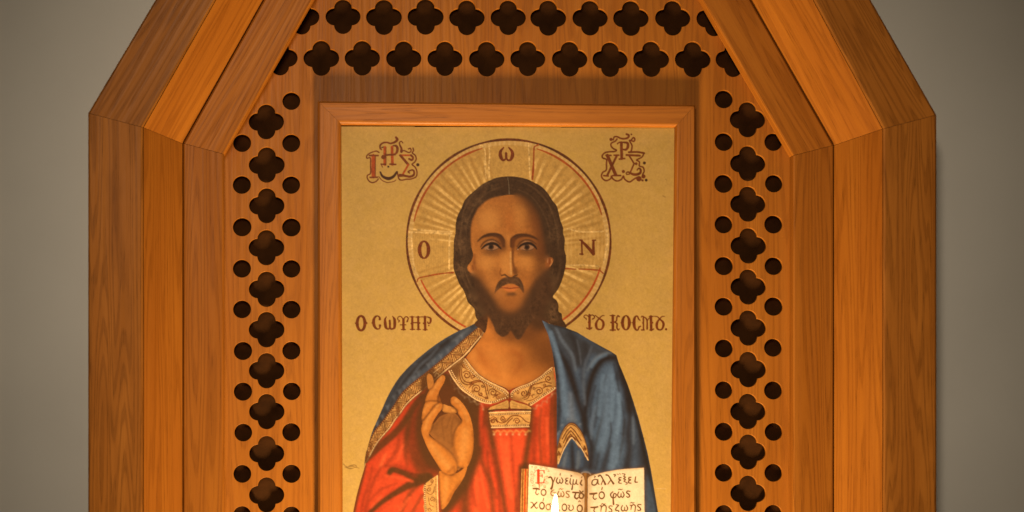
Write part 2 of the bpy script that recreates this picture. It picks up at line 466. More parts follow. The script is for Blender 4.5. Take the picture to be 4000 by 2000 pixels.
    rib = rib + .13 * np.clip(np.sin(sx * .7 + .5 * N8), 0, 1) * ((np.abs(sy - 975) < 85) & (rad < 375) & (sx < 1800))
    halo = halo * (1 - rib[..., None]) + lt * rib[..., None]
    img[:] = np.where(inh[..., None], halo, img); ids[inh] = PART['halo']
    pale = pig(214, 164, 86, 800)
    for t, p in ((tTL, [(1060, 150), (1120, 190), (1140, 300), (1135, 450), (1150, 600)]), (tTL, [(1185, 150), (1195, 300), (1185, 430), (1190, 590)]),
                 (tTR, [(-55, 130), (-45, 300), (-40, 450), (-30, 600)]), (tHL, [(110, 40), (250, 55), (400, 65), (600, 75)]), (tHL, [(110, 75), (300, 85), (600, 95)]),
                 (tHL, [(140, 100), (150, 300), (170, 500), (215, 580)]), (tHL, [(575, 90), (570, 300), (570, 500)]), (tHR, [(280, 40), (450, 75), (690, 70)]),
                 (tHR, [(280, 460), (450, 455), (640, 470)]), (tHR, [(730, 30), (740, 200), (700, 420)])):
        st(t, p, 16, pale, op=.6, soft=4, only=['halo'], tex=.3)
    def arc(r, a0, a1, w, col, part=None, n=40, **k):
        a = np.radians(np.linspace(a0, a1, n))
        st(tI, np.c_[HX + r * np.sin(a), HY - r * np.cos(a)], w, col, part, smooth=False, **k)
    wv = list(9 + 2.2 * np.sin(np.arange(40) * 1.7))
    arc(HR_, -182, 182, wv, pig(98, 46, 13, 950), 'ring', n=120, tex=.2)
    arc(HR_, 15, 62, [5, 8, 6, 9, 5], pig(72, 38, 14, 700), 'ring', op=.6); arc(HR_, -60, -10, [4, 8, 5, 8, 4], pig(78, 40, 14, 700), 'ring', op=.6)
    rd = pig(152, 66, 18, 950)
    for a0, a1, r in ((-78, -16, 378), (17, 74, 378)): arc(r, a0, a1, [4, 8, 9, 7, 9, 7, 10, 4], rd, 'ring')
    for a0, a1, r in ((-114, -153, 374), (107, 146, 372)): arc(r, a0, a1, [5, 8, 8, 8, 7], pig(172, 66, 20, 1150), 'ring')
    for t, p, w in ((tTR, [(78, 155), (35, 175), (20, 210), (15, 380), (8, 500), (-2, 610)], [20, 18, 20, 20, 34, 26]),
                    (tHL, [(203, 645), (222, 605), (300, 585), (400, 565), (520, 548), (615, 540)], [12, 16, 14, 20, 14, 22]),
                    (tHR, [(258, 495), (330, 498), (380, 503)], [18, 14, 12]), (tHR, [(415, 500), (530, 505), (655, 515)], [14, 16, 18]),
                    (tHR, [(655, 490), (655, 515), (690, 548)], 16)):
        st(t, p, w, pig(146, 64, 18, 1000), 'ring')
    br = pig(104, 44, 11, 950)
    def ring(t, c, rx, ry, ix, iy, col, part):
        x0, y0, m = poly(ell(t, c, rx, ry)); ax, ay, k = poly(ell(t, c, ix, iy))
        m = m.copy(); m[ay - y0:ay - y0 + k.shape[0], ax - x0:ax - x0 + k.shape[1]] -= k
        put((x0, y0, np.clip(m, 0, 1)), col, part, tex=.12)
    ring(tHL, (282, 280), 73, 107, 30, 86, br, 'let_l')
    st(tHR, [(445, 175), (450, 335)], 20, br, 'let_r'); st(tHR, [(425, 170), (450, 172)], 20, br, 'let_r'); st(tHR, [(425, 328), (460, 330)], 18, br, 'let_r')
    st(tHR, [(445, 180), (500, 235), (580, 325)], [24, 34, 40], br, 'let_r'); st(tHR, [(580, 330), (580, 175)], [36, 26], br, 'let_r'); st(tHR, [(568, 172), (605, 170)], 16, br, 'let_r')
    tW = T(1300, 400, .6986)
    st(tW, [(955, 252), (938, 275), (938, 300), (950, 322), (966, 315), (969, 285)], [8, 17, 21, 14, 10, 14], br, 'let_top')
    st(tW, [(969, 285), (974, 318), (992, 322), (1004, 300), (1002, 275), (984, 252)], [14, 10, 14, 21, 17, 8], br, 'let_top')

    # ---- inscriptions on the ground -------------------------------------------
    b1 = pig(112, 48, 10, 1260)
    def word_left():
        t, p = tS1, 'word_l'
        ring(t, (360, 448), 152, 234, 62, 168, b1, p)
        for q in ([(180, 445), (235, 395), (235, 500)], [(552, 442), (500, 395), (500, 490)], [(645, 440), (705, 385), (705, 495)]): put(poly(t(q), False), b1, p)
        st(t, [(885, 335), (875, 280), (820, 245), (760, 270), (715, 350), (712, 440), (735, 530), (780, 590), (830, 612), (880, 585), (890, 510)], [70, 45, 35, 60, 80, 88, 80, 60, 40, 40, 70], b1, p)
        st(t, [(1072, 262), (1032, 340), (1035, 450), (1055, 560), (1108, 608), (1150, 590), (1168, 480), (1160, 375)], [22, 60, 88, 80, 45, 45, 60, 60], b1, p)
        st(t, [(1168, 480), (1185, 595), (1230, 608), (1290, 570), (1302, 450), (1295, 340), (1240, 250)], [50, 50, 48, 72, 88, 75, 25], b1, p)
        st(t, [(1545, 340), (1545, 620)], 70, b1, p); st(t, [(1485, 625), (1600, 625)], 32, b1, p); st(t, [(1460, 492), (1615, 492)], 28, b1, p)
        st(t, [(1525, 330), (1490, 270), (1440, 255), (1390, 290), (1390, 350), (1440, 380), (1405, 415)], 30, b1, p)
        st(t, [(1545, 350), (1590, 280), (1640, 268), (1680, 310), (1665, 360), (1650, 398)], [40, 34, 34, 38, 40, 52], b1, p)
        for a, b in (((1790, 270), (1795, 620)), ((1955, 270), (1965, 620))): st(t, [a, b], 64, b1, p)
        st(t, [(1800, 435), (1950, 430)], 38, b1, p)
        for a, b in (((1725, 270), (1850, 272)), ((1890, 275), (2015, 275)), ((1735, 620), (1865, 620)), ((1915, 620), (2020, 620)), ((2095, 630), (2215, 630)), ((2040, 270), (2250, 275))): st(t, [a, b], 30, b1, p)
        for q, r in (((1765, 455), 26), ((1995, 440), 26), ((2255, 512), 22), ((2112, 450), 28)): dot(t, q, r, b1, p)
        st(t, [(2145, 270), (2155, 630)], 72, b1, p)
        st(t, [(2230, 275), (2298, 310), (2308, 390), (2275, 450), (2228, 440), (2225, 408)], [25, 58, 62, 45, 40, 30], b1, p)
    def word_right():
        t, p = tS2, 'word_r'
        st(t, [(290, 210), (290, 570)], 68, b1, p); dot(t, (285, 402), 43, b1, p)
        st(t, [(250, 240), (200, 205), (150, 230), (150, 270), (200, 300), (205, 330)], 28, b1, p)
        st(t, [(310, 230), (360, 205), (420, 240), (410, 290), (370, 312)], [30, 30, 32, 36, 40], b1, p)
        st(t, [(218, 545), (235, 568), (330, 568), (350, 542)], 34, b1, p)
        for ox, P in ((0, [(440, 215), (500, 260), (550, 300), (640, 370), (660, 470), (620, 570), (560, 592), (490, 565), (462, 470), (485, 380), (550, 300), (620, 230), (680, 220)]),
                      (0, [(2010, 240), (2090, 255), (2145, 310), (2230, 390), (2250, 470), (2210, 575), (2150, 602), (2085, 560), (2070, 455), (2100, 370), (2150, 310), (2205, 250), (2275, 240)])):
            st(t, P, [25, 30, 40, 62, 70, 50, 38, 60, 76, 56, 40, 30, 24], b1, p)
        st(t, [(905, 225), (910, 605)], 70, b1, p); st(t, [(835, 222), (965, 222)], 30, b1, p); st(t, [(840, 605), (975, 605)], 38, b1, p); dot(t, (862, 405), 25, b1, p)
        st(t, [(930, 405), (1000, 360), (1015, 270), (1040, 222), (1075, 248)], [35, 42, 42, 32, 46], b1, p)
        st(t, [(950, 395), (1020, 440), (1015, 540), (1050, 602), (1080, 572)], [35, 46, 46, 38, 28], b1, p)
        ring(t, (1255, 412), 132, 204, 48, 168, b1, p)
        for q in ([(1102, 415), (1150, 370), (1150, 460)], [(1405, 410), (1360, 365), (1360, 455)], [(1405, 410), (1460, 360), (1460, 465)]): put(poly(t(q), False), b1, p)
        st(t, [(1625, 345), (1590, 310), (1560, 245), (1520, 240), (1482, 300), (1468, 410), (1482, 520), (1520, 595), (1570, 600), (1600, 530), (1645, 505)], [35, 42, 42, 42, 70, 88, 75, 46, 42, 46, 36], b1, p)
        st(t, [(1660, 262), (1680, 238), (1715, 250)], 30, b1, p); st(t, [(1715, 250), (1720, 600)], 42, b1, p); st(t, [(1668, 602), (1735, 602)], 40, b1, p)
        st(t, [(1720, 255), (1780, 290), (1815, 370), (1815, 575)], [28, 38, 42, 52], b1, p); st(t, [(1820, 375), (1850, 310), (1900, 265)], 28, b1, p)
        st(t, [(1915, 245), (1925, 600)], 70, b1, p); st(t, [(1870, 245), (1980, 245)], 30, b1, p); st(t, [(1885, 605), (1950, 605), (1990, 575)], 34, b1, p)
        dot(t, (1955, 410), 26, b1, p); dot(t, (1702, 415), 22, b1, p); dot(t, (2318, 585), 32, b1, p)
    def monograms():
        l, f, k = pig(104, 46, 12, 620), pig(150, 60, 16, 620), pig(62, 32, 12, 620)
        t, p = tI1, 'mono_l'
        S = lambda pts, w, c=l, **kw: st(t, pts, w, c, p, **kw)
        S([(450, 480), (400, 450), (340, 460), (240, 500), (180, 560), (190, 605), (260, 600), (265, 750), (265, 930), (200, 980), (195, 1040), (240, 1110), (310, 1140), (390, 1110), (435, 1060)], 30)
        S([(325, 550), (325, 1010)], 78, f); S([(240, 545), (430, 545)], 38); S([(255, 1025), (415, 1020)], 38); S([(372, 560), (370, 1000)], 22)
        S([(580, 370), (580, 740)], 68, f); S([(735, 360), (745, 740)], 62, f); S([(590, 535), (800, 525)], 42); S([(604, 370), (604, 740)], 20)
        S([(760, 330), (830, 340), (855, 410), (830, 490), (760, 530)], [28, 55, 60, 52, 38]); dot(t, (545, 580), 48, l, p)
        S([(500, 735), (600, 740)], 34); S([(500, 740), (525, 800)], 22); S([(690, 735), (815, 740)], 40)
        S([(540, 360), (505, 380)], 26, k); S([(510, 420), (475, 390), (480, 320), (540, 270), (620, 260), (710, 280), (800, 250), (850, 200), (822, 148)], [25, 35, 42, 40, 40, 42, 52, 62, 50])
        S([(970, 270), (940, 235), (900, 260), (905, 310), (940, 390), (940, 460)], [26, 26, 30, 34, 48, 62])
        S([(930, 460), (1000, 440), (1100, 480), (1150, 450), (1140, 390), (1095, 402)], 30)
        S([(1195, 385), (1205, 440), (1180, 490), (1240, 540), (1265, 620), (1230, 690), (1175, 742), (1240, 800), (1280, 900), (1260, 1010), (1150, 1060), (1050, 1065), (950, 1085), (890, 1060), (865, 980), (850, 900)], 32)
        S([(905, 540), (1150, 540)], 38, f); S([(1150, 540), (1195, 590), (1170, 645), (1110, 620)], 46); S([(920, 545), (1090, 745)], 56); S([(1090, 750), (970, 960)], 44, f)
        S([(910, 980), (1000, 985), (1120, 1010), (1210, 970), (1215, 890), (1170, 862), (1090, 900), (1120, 930)], [74, 50, 52, 52, 44, 38, 34, 30])
        S([(480, 910), (530, 1000), (650, 1050), (760, 1010), (840, 910)], [38, 54, 74, 62, 48], k); S([(445, 1005), (520, 1090), (640, 1135), (780, 1110), (820, 1080)], 20)
        dot(t, (655, 790), 24, k, p); dot(t, (1300, 748), 36, k, p)
        t, p = tI2, 'mono_r'
        S = lambda pts, w, c=l, **kw: st(t, pts, w, c, p, **kw)
        dot(t, (430, 250), 36, l, p)
        S([(480, 260), (500, 200), (560, 190), (640, 225), (720, 235), (800, 210), (820, 160), (770, 135)], [32, 36, 38, 40, 42, 48, 44, 48])
        S([(560, 240), (520, 290), (440, 330), (430, 390), (480, 450), (550, 485), (500, 515), (400, 520), (300, 540), (240, 600), (250, 655), (330, 690), (330, 780), (325, 920), (250, 970), (220, 1050), (260, 1120), (330, 1150), (420, 1110), (440, 1050), (470, 1110), (560, 1160), (660, 1120), (700, 1050), (730, 1120), (830, 1180), (930, 1120), (1000, 1080)], 36)
        S([(880, 250), (920, 210), (950, 240), (930, 290), (850, 270), (840, 290), (890, 390), (870, 500), (830, 530)], 36)
        S([(820, 530), (1000, 525), (1155, 550)], 44); S([(1155, 550), (1100, 640), (990, 700), (1050, 740), (1050, 830), (1130, 860), (1155, 940), (1120, 1020)], 34)
        for q, r in (((1140, 1060), 46), ((1040, 1110), 60), ((1120, 1145), 26), ((700, 950), 36), ((980, 780), 32)): dot(t, q, r, l, p)
        dot(t, (1160, 765), 34, k, p); dot(t, (1200, 1140), 32, k, p); dot(t, (875, 140), 20, l, p)
        S([(655, 320), (665, 670)], 64); S([(570, 345), (620, 312), (700, 312)], 32); S([(700, 312), (790, 330), (798, 410), (760, 470), (690, 470)], [38, 54, 64, 52, 38]); S([(612, 680), (728, 668)], 38)
        S([(350, 600), (530, 1020)], 74); S([(560, 600), (350, 1030)], 50)
        for a, b in (((320, 600), (430, 600)), ((500, 595), (600, 595)), ((270, 1042), (370, 1050)), ((470, 1040), (640, 1040))): S([a, b], 38)
        S([(770, 590), (1060, 605)], 48); S([(830, 610), (930, 770)], 38); S([(930, 790), (860, 950)], 38)
        S([(760, 990), (800, 960), (860, 990), (950, 1020), (1060, 990), (1080, 920), (1040, 880), (1000, 920)], [28, 34, 48, 62, 58, 48, 34, 32]); S([(770, 1015), (830, 1012)], 28)
    word_left(); word_right(); monograms()

    # ---- hair -----------------------------------------------------------------
    hc = pig(62, 37, 15, 900)
    hair = np.vstack([tA([(860, 108), (700, 125), (590, 165), (480, 220), (380, 300), (280, 385), (205, 470), (160, 580), (100, 700), (75, 830), (72, 950), (50, 1060), (45, 1180)]),
        tB([(42, 20), (40, 110), (38, 200), (50, 280), (85, 370), (120, 460), (180, 550), (215, 640), (245, 720), (330, 810), (345, 900), (365, 950), (410, 1000), (495, 1000), (700, 1000), (1000, 1000), (1270, 960), (1330, 985), (1440, 1040), (1610, 1075), (1600, 1010), (1565, 960), (1552, 880), (1510, 845), (1508, 760), (1480, 690), (1430, 640), (1500, 540), (1555, 420), (1590, 300), (1612, 180), (1615, 60)]),
        tA([(1705, 1270), (1685, 1180), (1690, 1040), (1665, 950), (1665, 870), (1625, 760), (1600, 650), (1570, 545), (1510, 470), (1440, 360), (1350, 265), (1240, 200), (1130, 150), (1000, 120)])])
    put(poly(hair), hc, 'hair', tex=.10)
    hl = pig(90, 59, 29, 1000); hd = pig(46, 24, 8, 950)
    for k in range(150):                              # strands following the locks
        if k < 75:
            f = R2.uniform(.04, .96)
            o = np.vstack([tA([(830, 118), (480, 225), (205, 480), (80, 830), (50, 1100)]), tB([(40, 150), (90, 370), (215, 620), (340, 860)])])
            i = np.vstack([tA([(850, 380), (560, 450), (370, 660), (305, 850), (300, 1060)]), tB([(290, 130), (250, 280), (360, 560), (470, 880)])])
        else:
            f = R2.uniform(.04, .96)
            o = np.vstack([tA([(890, 118), (1240, 205), (1510, 475), (1620, 760), (1690, 1100)]), tB([(1612, 150), (1590, 300), (1500, 540), (1430, 640), (1520, 880)])])
            i = np.vstack([tA([(880, 380), (1120, 450), (1300, 680), (1400, 1000), (1420, 1200)]), tB([(1330, 130), (1340, 300), (1250, 560), (1230, 700), (1330, 960)])])
        p = o * f + i * (1 - f)
        a = R2.integers(0, len(p) - 3); b = min(len(p), a + R2.integers(3, 5))
        st(tI, p[a:b] + R2.normal(0, 2, (b - a, 2)), [1, R2.uniform(2, 5), 1], hl if R2.random() < .55 else hd, op=R2.uniform(.10, .26), soft=4, only=['hair'])
    for t, c, rx, ry, o in ((tA, (210, 790), 70, 120, .5), (tA, (150, 1130), 90, 130, .35), (tA, (560, 260), 120, 60, .35), (tA, (370, 470), 110, 90, .3), (tB, (150, 250), 60, 110, .55), (tB, (330, 640), 90, 50, .45), (tB, (400, 860), 60, 70, .35), (tA, (1530, 950), 60, 130, .4), (tA, (1480, 680), 50, 60, .25), (tB, (1400, 420), 80, 160, .3), (tB, (1420, 850), 60, 120, .45), (tB, (1460, 960), 60, 50, .5)):
        put(poly(ell(t, c, rx, ry), blur=9), hl, only=['hair'], op=min(1, o * 1.5), tex=.3)
    for t, c, rx, ry, o in ((tB, (330, 460), 90, 110, .6), (tA, (200, 930), 90, 50, .5), (tA, (300, 680), 60, 60, .3), (tB, (1400, 260), 90, 60, .4), (tB, (1230, 720), 90, 90, .45)):
        put(poly(ell(t, c, rx, ry), blur=10), hd, only=['hair'], op=o)
    for q, w_ in (([(700, 150), (470, 250), (290, 430), (190, 640), (160, 860), (130, 1060), (150, 1250)], [6, 26, 30, 22, 30, 24, 10]), ([(780, 260), (600, 320), (420, 460), (310, 640), (240, 820), (230, 1000)], [6, 20, 26, 24, 18, 8]),
                  ([(960, 160), (1220, 270), (1420, 480), (1530, 720), (1580, 950), (1590, 1180)], [6, 22, 26, 26, 30, 12]), ([(1000, 300), (1200, 420), (1340, 600), (1450, 850), (1490, 1100)], [6, 18, 22, 20, 8])):
        st(tA, q, w_, pig(96, 64, 32, 900), only=['hair'], op=.38, soft=7)
    for q, w_ in (([(110, 180), (160, 360), (260, 560), (300, 720), (390, 840)], [10, 26, 22, 26, 10]), ([(210, 300), (270, 460), (380, 640), (440, 800)], [8, 22, 20, 8]), ([(1540, 120), (1510, 330), (1400, 560), (1380, 700), (1450, 820), (1500, 960)], [10, 26, 22, 24, 26, 10]), ([(1440, 250), (1380, 440), (1300, 640), (1350, 800)], [8, 20, 20, 8])):
        st(tB, q, w_, pig(98, 65, 33, 1100), only=['hair'], op=.38, soft=7)
    st(tA, [(845, 120), (860, 220), (868, 370)], [7, 6, 10], pig(120, 96, 60, 720), op=.75, only=['hair'], soft=2)

    # ---- neck -----------------------------------------------------------------
    nk = np.vstack([tB([(515, 890), (500, 980), (480, 1100), (430, 1210)]), tC([(440, 30), (380, 100), (370, 145), (440, 250), (540, 360), (660, 440), (800, 510), (900, 550), (965, 590), (1010, 565), (1100, 535), (1250, 475), (1400, 385), (1540, 275), (1640, 258), (1640, 150), (1600, 0)]), tB([(1430, 1200), (1380, 1050), (1330, 965), (1000, 880), (700, 860)])])
    put(poly(nk, n=4), pig(190, 106, 34, 1400), 'neck', tex=.05)
    def sh(t, pts, w, col, o, only, soft=None):
        s = (t([(1, 0)]) - t([(0, 0)]))[0, 0]
        wm = w if np.ndim(w) == 0 else max(w)
        st(t, pts, w, col, op=o, only=only, soft=soft if soft else max(3, wm * s * .9), tex=.05)
    nd, nl = pig(96, 50, 14, 1400), pig(214, 132, 50, 1450)
    K_ = ['neck']
    put(poly(tC([(1000, -200), (1700, -200), (1700, 400), (1520, 330), (1300, 200), (1220, 60)]), blur=22), nd, only=K_, op=.85)
    put(poly(tC([(900, 100), (1560, 0), (1580, 280), (1380, 380), (1150, 400), (1010, 330)]), blur=26), nd, only=K_, op=.45)
    sh(tC, [(520, 20), (590, 140), (650, 260)], [40, 60, 30], pig(150, 70, 14, 1400), .6, K_)
    sh(tC, [(1000, 40), (1120, 120), (1110, 250), (1040, 340)], [60, 60, 40], pig(140, 62, 14, 1400), .5, K_)
    sh(tC, [(480, 220), (640, 390), (900, 520)], 60, nl, .45, K_); sh(tC, [(480, 60), (450, 160)], 60, nl, .5, K_)
    sh(tC, [(720, 60), (860, 200), (900, 400)], 120, nl, .25, K_)
    put(poly(tB([(560, 900), (1400, 860), (1400, 1060), (1250, 1180), (1000, 1270), (700, 1260), (600, 1100)]), blur=12), pig(92, 48, 16, 1300), only=K_, op=.8)
    put(poly(tB([(1100, 860), (1420, 860), (1420, 1090), (1300, 1120), (1160, 1100), (1080, 1030)]), blur=11), pig(70, 40, 16, 1300), only=K_, op=.95)
    sh(tC, [(365, 150), (440, 250), (540, 360), (660, 442), (800, 512), (900, 552), (965, 592)], 26, pig(90, 42, 12, 1450), .9, K_, 3)
    sh(tC, [(965, 592), (1010, 567), (1100, 537), (1250, 477), (1400, 387), (1540, 277), (1575, 255)], 26, pig(90, 42, 12, 1450), .8, K_, 3)

    # ---- face -----------------------------------------------------------------
    face = np.vstack([tA([(860, 383), (740, 402), (640, 425), (560, 455), (480, 515), (410, 580), (370, 660), (330, 740), (305, 850), (300, 950), (300, 1060), (312, 1170)]),
        tB([(316, 50), (308, 100), (285, 150), (240, 210), (238, 262), (270, 300), (330, 338), (390, 400), (470, 530), (560, 650), (680, 800), (840, 880), (1000, 780), (1080, 660), (1160, 540), (1230, 420), (1300, 300), (1330, 268), (1395, 215), (1435, 140), (1420, 95), (1350, 85), (1330, 60)]),
        tA([(1390, 1150), (1360, 1000), (1340, 880), (1310, 740), (1270, 640), (1210, 530), (1120, 445), (1030, 408), (940, 388)])])
    put(poly(face), pig(156, 89, 29, 900), 'face', tex=.05)
    F = ['face']; FB = ['face', 'beard']
    fl, fd, fk = pig(186, 116, 44, 900), pig(106, 53, 15, 900), pig(52, 29, 11, 930)
    for t, c, rx, ry, o in ((tA, (560, 750), 150, 170, .55), (tA, (1020, 700), 120, 180, .35), (tA, (850, 1050), 50, 130, .5), (tB, (500, 170), 130, 110, .55), (tB, (1050, 150), 110, 110, .45), (tB, (780, 180), 60, 170, .75), (tB, (560, 380), 60, 80, .3)):
        put(poly(ell(t, c, rx, ry), blur=14), fl, only=F, op=min(1, o * 1.3))
    put(poly(ell(tA, (880, 780), 60, 220), blur=13), pig(150, 72, 18, 900), only=F, op=.45)
    put(poly(ell(tA, (860, 440), 260, 40), blur=12), pig(140, 74, 24, 800), only=F, op=.5)
    # shadowed right side
    put(poly(tA([(960, 370), (1500, 380), (1600, 1300), (1262, 1300), (1240, 1000), (1200, 820), (1140, 650), (1050, 490)]), blur=16), pig(74, 40, 14, 850), only=F, op=.96)
    put(poly(tB([(1225, -60), (1345, -60), (1340, 80), (1320, 240), (1240, 420), (1120, 560), (1180, 260)]), blur=14), pig(84, 44, 14, 1050), only=F, op=.8)
    put(poly(tA([(1100, 700), (1330, 700), (1380, 1250), (1240, 1250), (1200, 1050)]), blur=26), pig(120, 58, 16, 900), only=F, op=.5)
    sh(tA, [(480, 515), (370, 660), (310, 850), (300, 1060)], 22, pig(130, 68, 22, 850), .45, F, 8)
    sh(tB, [(330, 60), (330, 170), (350, 280)], 40, pig(120, 58, 18, 1050), .6, F)
    for c, rx, ry, o in (((640, 330), 50, 110, .4), ((1010, 330), 45, 110, .4)): put(poly(ell(tB, c, rx, ry), blur=10), fd, only=F, op=o)
    put(poly(tB([(320, 120), (380, 200), (470, 380), (560, 540), (480, 480), (380, 360)]), blur=12), fd, only=F, op=.6)
    # ears
    sh(tB, [(265, 215), (262, 255), (300, 300)], 26, pig(196, 112, 44, 1050), .8, F); sh(tB, [(305, 210), (318, 260)], 22, pig(110, 50, 14, 1050), .7, F); sh(tB, [(300, 300), (325, 325)], 12, pig(214, 160, 90, 1050), .7, F, 3)
    put(poly(tB([(1350, 90), (1420, 95), (1435, 140), (1395, 210), (1335, 262), (1320, 220)]), blur=2), pig(140, 72, 24, 1040), only=F, op=.9)
    sh(tB, [(1358, 95), (1356, 160)], 8, pig(190, 130, 74, 1040), .8, F, 2.5); sh(tB, [(1410, 120), (1418, 160), (1390, 210)], 14, pig(196, 124, 60, 1040), .7, F, 3); sh(tB, [(1382, 110), (1385, 180)], 18, pig(110, 48, 14, 1040), .8, F, 4)
    # brows
    sh(tA, [(400, 1070), (470, 1010), (560, 978), (650, 975), (725, 1000), (770, 1060), (785, 1140)], [16, 36, 54, 64, 74, 70, 40], fk, 1.0, F, 6)
    sh(tA, [(905, 1140), (925, 1050), (985, 1000), (1070, 982), (1160, 990), (1230, 1012), (1300, 1050)], [54, 80, 74, 58, 46, 34, 14], fk, 1.0, F, 6)
    put(poly(tA([(480, 1030), (660, 1000), (790, 1040), (820, 1180), (740, 1220), (640, 1080)]), blur=9), fd, only=F, op=.8)
    put(poly(tA([(740, 1020), (800, 1060), (810, 1200), (740, 1190)]), blur=7), fk, only=F, op=.55)
    put(poly(tA([(900, 1080), (960, 1020), (1100, 1000), (1250, 1040), (1130, 1060), (1000, 1120), (940, 1220)]), blur=9), fd, only=F, op=.8)
    # eyes
    def eye(crease, lid, lash, white, iris, low):
        sh(tA, crease, [16, 26, 28, 24, 14], fk, .9, F, 5); sh(tA, lid, [8, 26, 24, 8], pig(166, 112, 62, 930), .8, F, 5)
        put(poly(ell(tA, low, 135, 46), blur=9), pig(72, 42, 18, 960), only=F, op=.85); put(poly(ell(tA, (low[0], low[1] - 90), 175, 90), blur=12), pig(110, 58, 18, 940), only=F, op=.5)
        put(poly(tA(white), blur=1), pig(146, 98, 56, 950), only=F, op=.8)
        dot(tA, iris, 44, pig(66, 38, 16, 950), only=F, soft=3); dot(tA, iris, 24, pig(34, 18, 8, 950), only=F, soft=3)
        st(tA, [(iris[0] - 34, iris[1] - 24), (iris[0] - 40, iris[1] + 6)], 7, pig(160, 120, 80, 950), only=F, op=.6, soft=2.5)
        sh(tA, lash, [18, 34, 42, 42, 30, 18], pig(40, 22, 9, 950), 1.0, F, 4)
        q = np.array(white)[len(white) // 2:]
        sh(tA, q, [8, 14, 10], pig(70, 38, 14, 960), .8, F, 3)
    eye([(445, 1155), (490, 1090), (560, 1055), (640, 1052), (735, 1110)], [(510, 1112), (570, 1078), (640, 1074), (705, 1110)], [(458, 1182), (520, 1128), (600, 1102), (670, 1112), (725, 1160), (745, 1178)],
        [(492, 1172), (540, 1132), (620, 1116), (690, 1140), (718, 1166), (680, 1190), (600, 1206), (530, 1196)], (598, 1152), (610, 1225))
    eye([(985, 1150), (1030, 1090), (1110, 1052), (1190, 1060), (1265, 1110)], [(1050, 1105), (1100, 1078), (1160, 1080), (1215, 1110)], [(988, 1186), (1045, 1128), (1120, 1100), (1190, 1105), (1250, 1150), (1272, 1185)],
        [(1032, 1178), (1080, 1132), (1150, 1116), (1220, 1140), (1236, 1166), (1200, 1195), (1120, 1206), (1060, 1196)], (1128, 1155), (1120, 1230))
    dot(tA, (995, 1188), 9, pig(200, 140, 90, 960), op=.7)
    # nose
    sh(tB, [(868, -160), (872, -60), (868, 60), (870, 150), (885, 230), (905, 300)], [66, 46, 34, 30, 40, 54], pig(92, 45, 12, 1000), .8, F, 9)
    put(poly(ell(tB, (908, 285), 42, 58), blur=5), pig(104, 56, 18, 1060), only=F, op=.85)
    sh(tB, [(838, 20), (838, 180), (848, 330)], 26, pig(190, 128, 58, 1030), .7, F, 5)
    sh(tB, [(702, 250), (690, 310), (715, 345)], [16, 26, 24], pig(116, 60, 18, 1060), .7, F, 5)
    sh(tB, [(715, 345), (760, 335), (800, 362), (850, 372), (900, 350), (935, 335)], [14, 26, 20, 14, 26, 14], fk, .85, F, 4)
    dot(tB, (828, 300), 26, pig(196, 130, 56, 1060), op=.5, only=F, soft=8)

    # ---- beard ----------------------------------------------------------------
    bd = pig(72, 42, 18, 1180)
    beard = tB([(330, 338), (390, 360), (460, 450), (560, 590), (640, 720), (720, 810), (840, 845), (960, 790), (1030, 670), (1090, 550), (1180, 400), (1290, 300), (1345, 262), (1420, 560), (1330, 760), (1268, 950), (1180, 945), (1100, 1035), (1045, 1120), (1010, 1185), (965, 1238), (915, 1228), (872, 1165), (838, 1118), (800, 1172), (740, 1202), (690, 1188), (628, 1130), (602, 1060), (560, 970), (505, 885), (430, 760), (350, 560)])
    x0, y0, hard = poly(beard); _, _, s2 = poly(beard, blur=15)
    h = 3 * 15; soft = s2[h:h + hard.shape[0], h:h + hard.shape[1]]
    Sb = np.s_[y0:y0 + hard.shape[0], x0:x0 + hard.shape[1]]
    onface = ids[Sb] == PART['face']
    put((x0, y0, np.where(onface, 0, hard)), bd, 'beard', tex=.12)
    put((x0 - h, y0 - h, s2), bd, only=['face'], op=.98, tex=.10)
    put(poly(tB([(300, 330), (370, 340), (470, 450), (565, 575), (655, 690), (735, 770), (840, 800), (945, 755), (1010, 645), (1060, 520), (1140, 375), (1240, 270), (1345, 262), (1330, 760), (840, 1000), (430, 760)]), blur=13), bd, only=['face'], op=.92, tex=.10)
    ids[Sb] = np.where(hard > .5, PART['beard'], ids[Sb])
    FB = ['face', 'beard']
    put(poly(tB([(330, 330), (470, 520), (600, 690), (760, 860), (900, 870), (1040, 720), (1180, 480), (1280, 310), (1200, 250), (840, 560), (420, 250)]), blur=12), pig(150, 84, 28, 1120), only=F, op=.45)
    put(poly(ell(tB, (830, 725), 140, 105), blur=13), pig(140, 76, 26, 1200), only=FB, op=.7)
    put(poly(ell(tB, (600, 470), 70, 110, rot=-.6), blur=12), pig(176, 104, 38, 1100), only=F, op=.5)
    put(poly(ell(tB, (1080, 440), 60, 110, rot=.6), blur=12), pig(166, 92, 30, 1100), only=F, op=.5)
    for k in range(140):                              # beard hairs
        u = R2.uniform(-1, 1); x = 850 + 330 * u; y = 900 + R2.uniform(-260, 230) - 200 * u * u
        st(tB, [(x, y), (x + 30 * u + R2.normal(0, 8), y + 50), (x + R2.normal(0, 10), y + 105)], [3, 7, 2], hl if R2.random() < .45 else hd, op=R2.uniform(.12, .36), soft=2.5, only=['beard'])
    # moustache, lips
    mo = pig(74, 44, 20, 1090)
    put(poly(tB([(612, 600), (628, 520), (650, 460), (690, 410), (750, 372), (800, 362), (845, 378), (890, 360), (945, 368), (990, 420), (1020, 490), (1028, 560), (1020, 592), (985, 545), (950, 505), (890, 468), (840, 458), (790, 466), (740, 490), (690, 525), (650, 560)]), blur=1.4), mo, only=FB, op=.95, tex=.2)
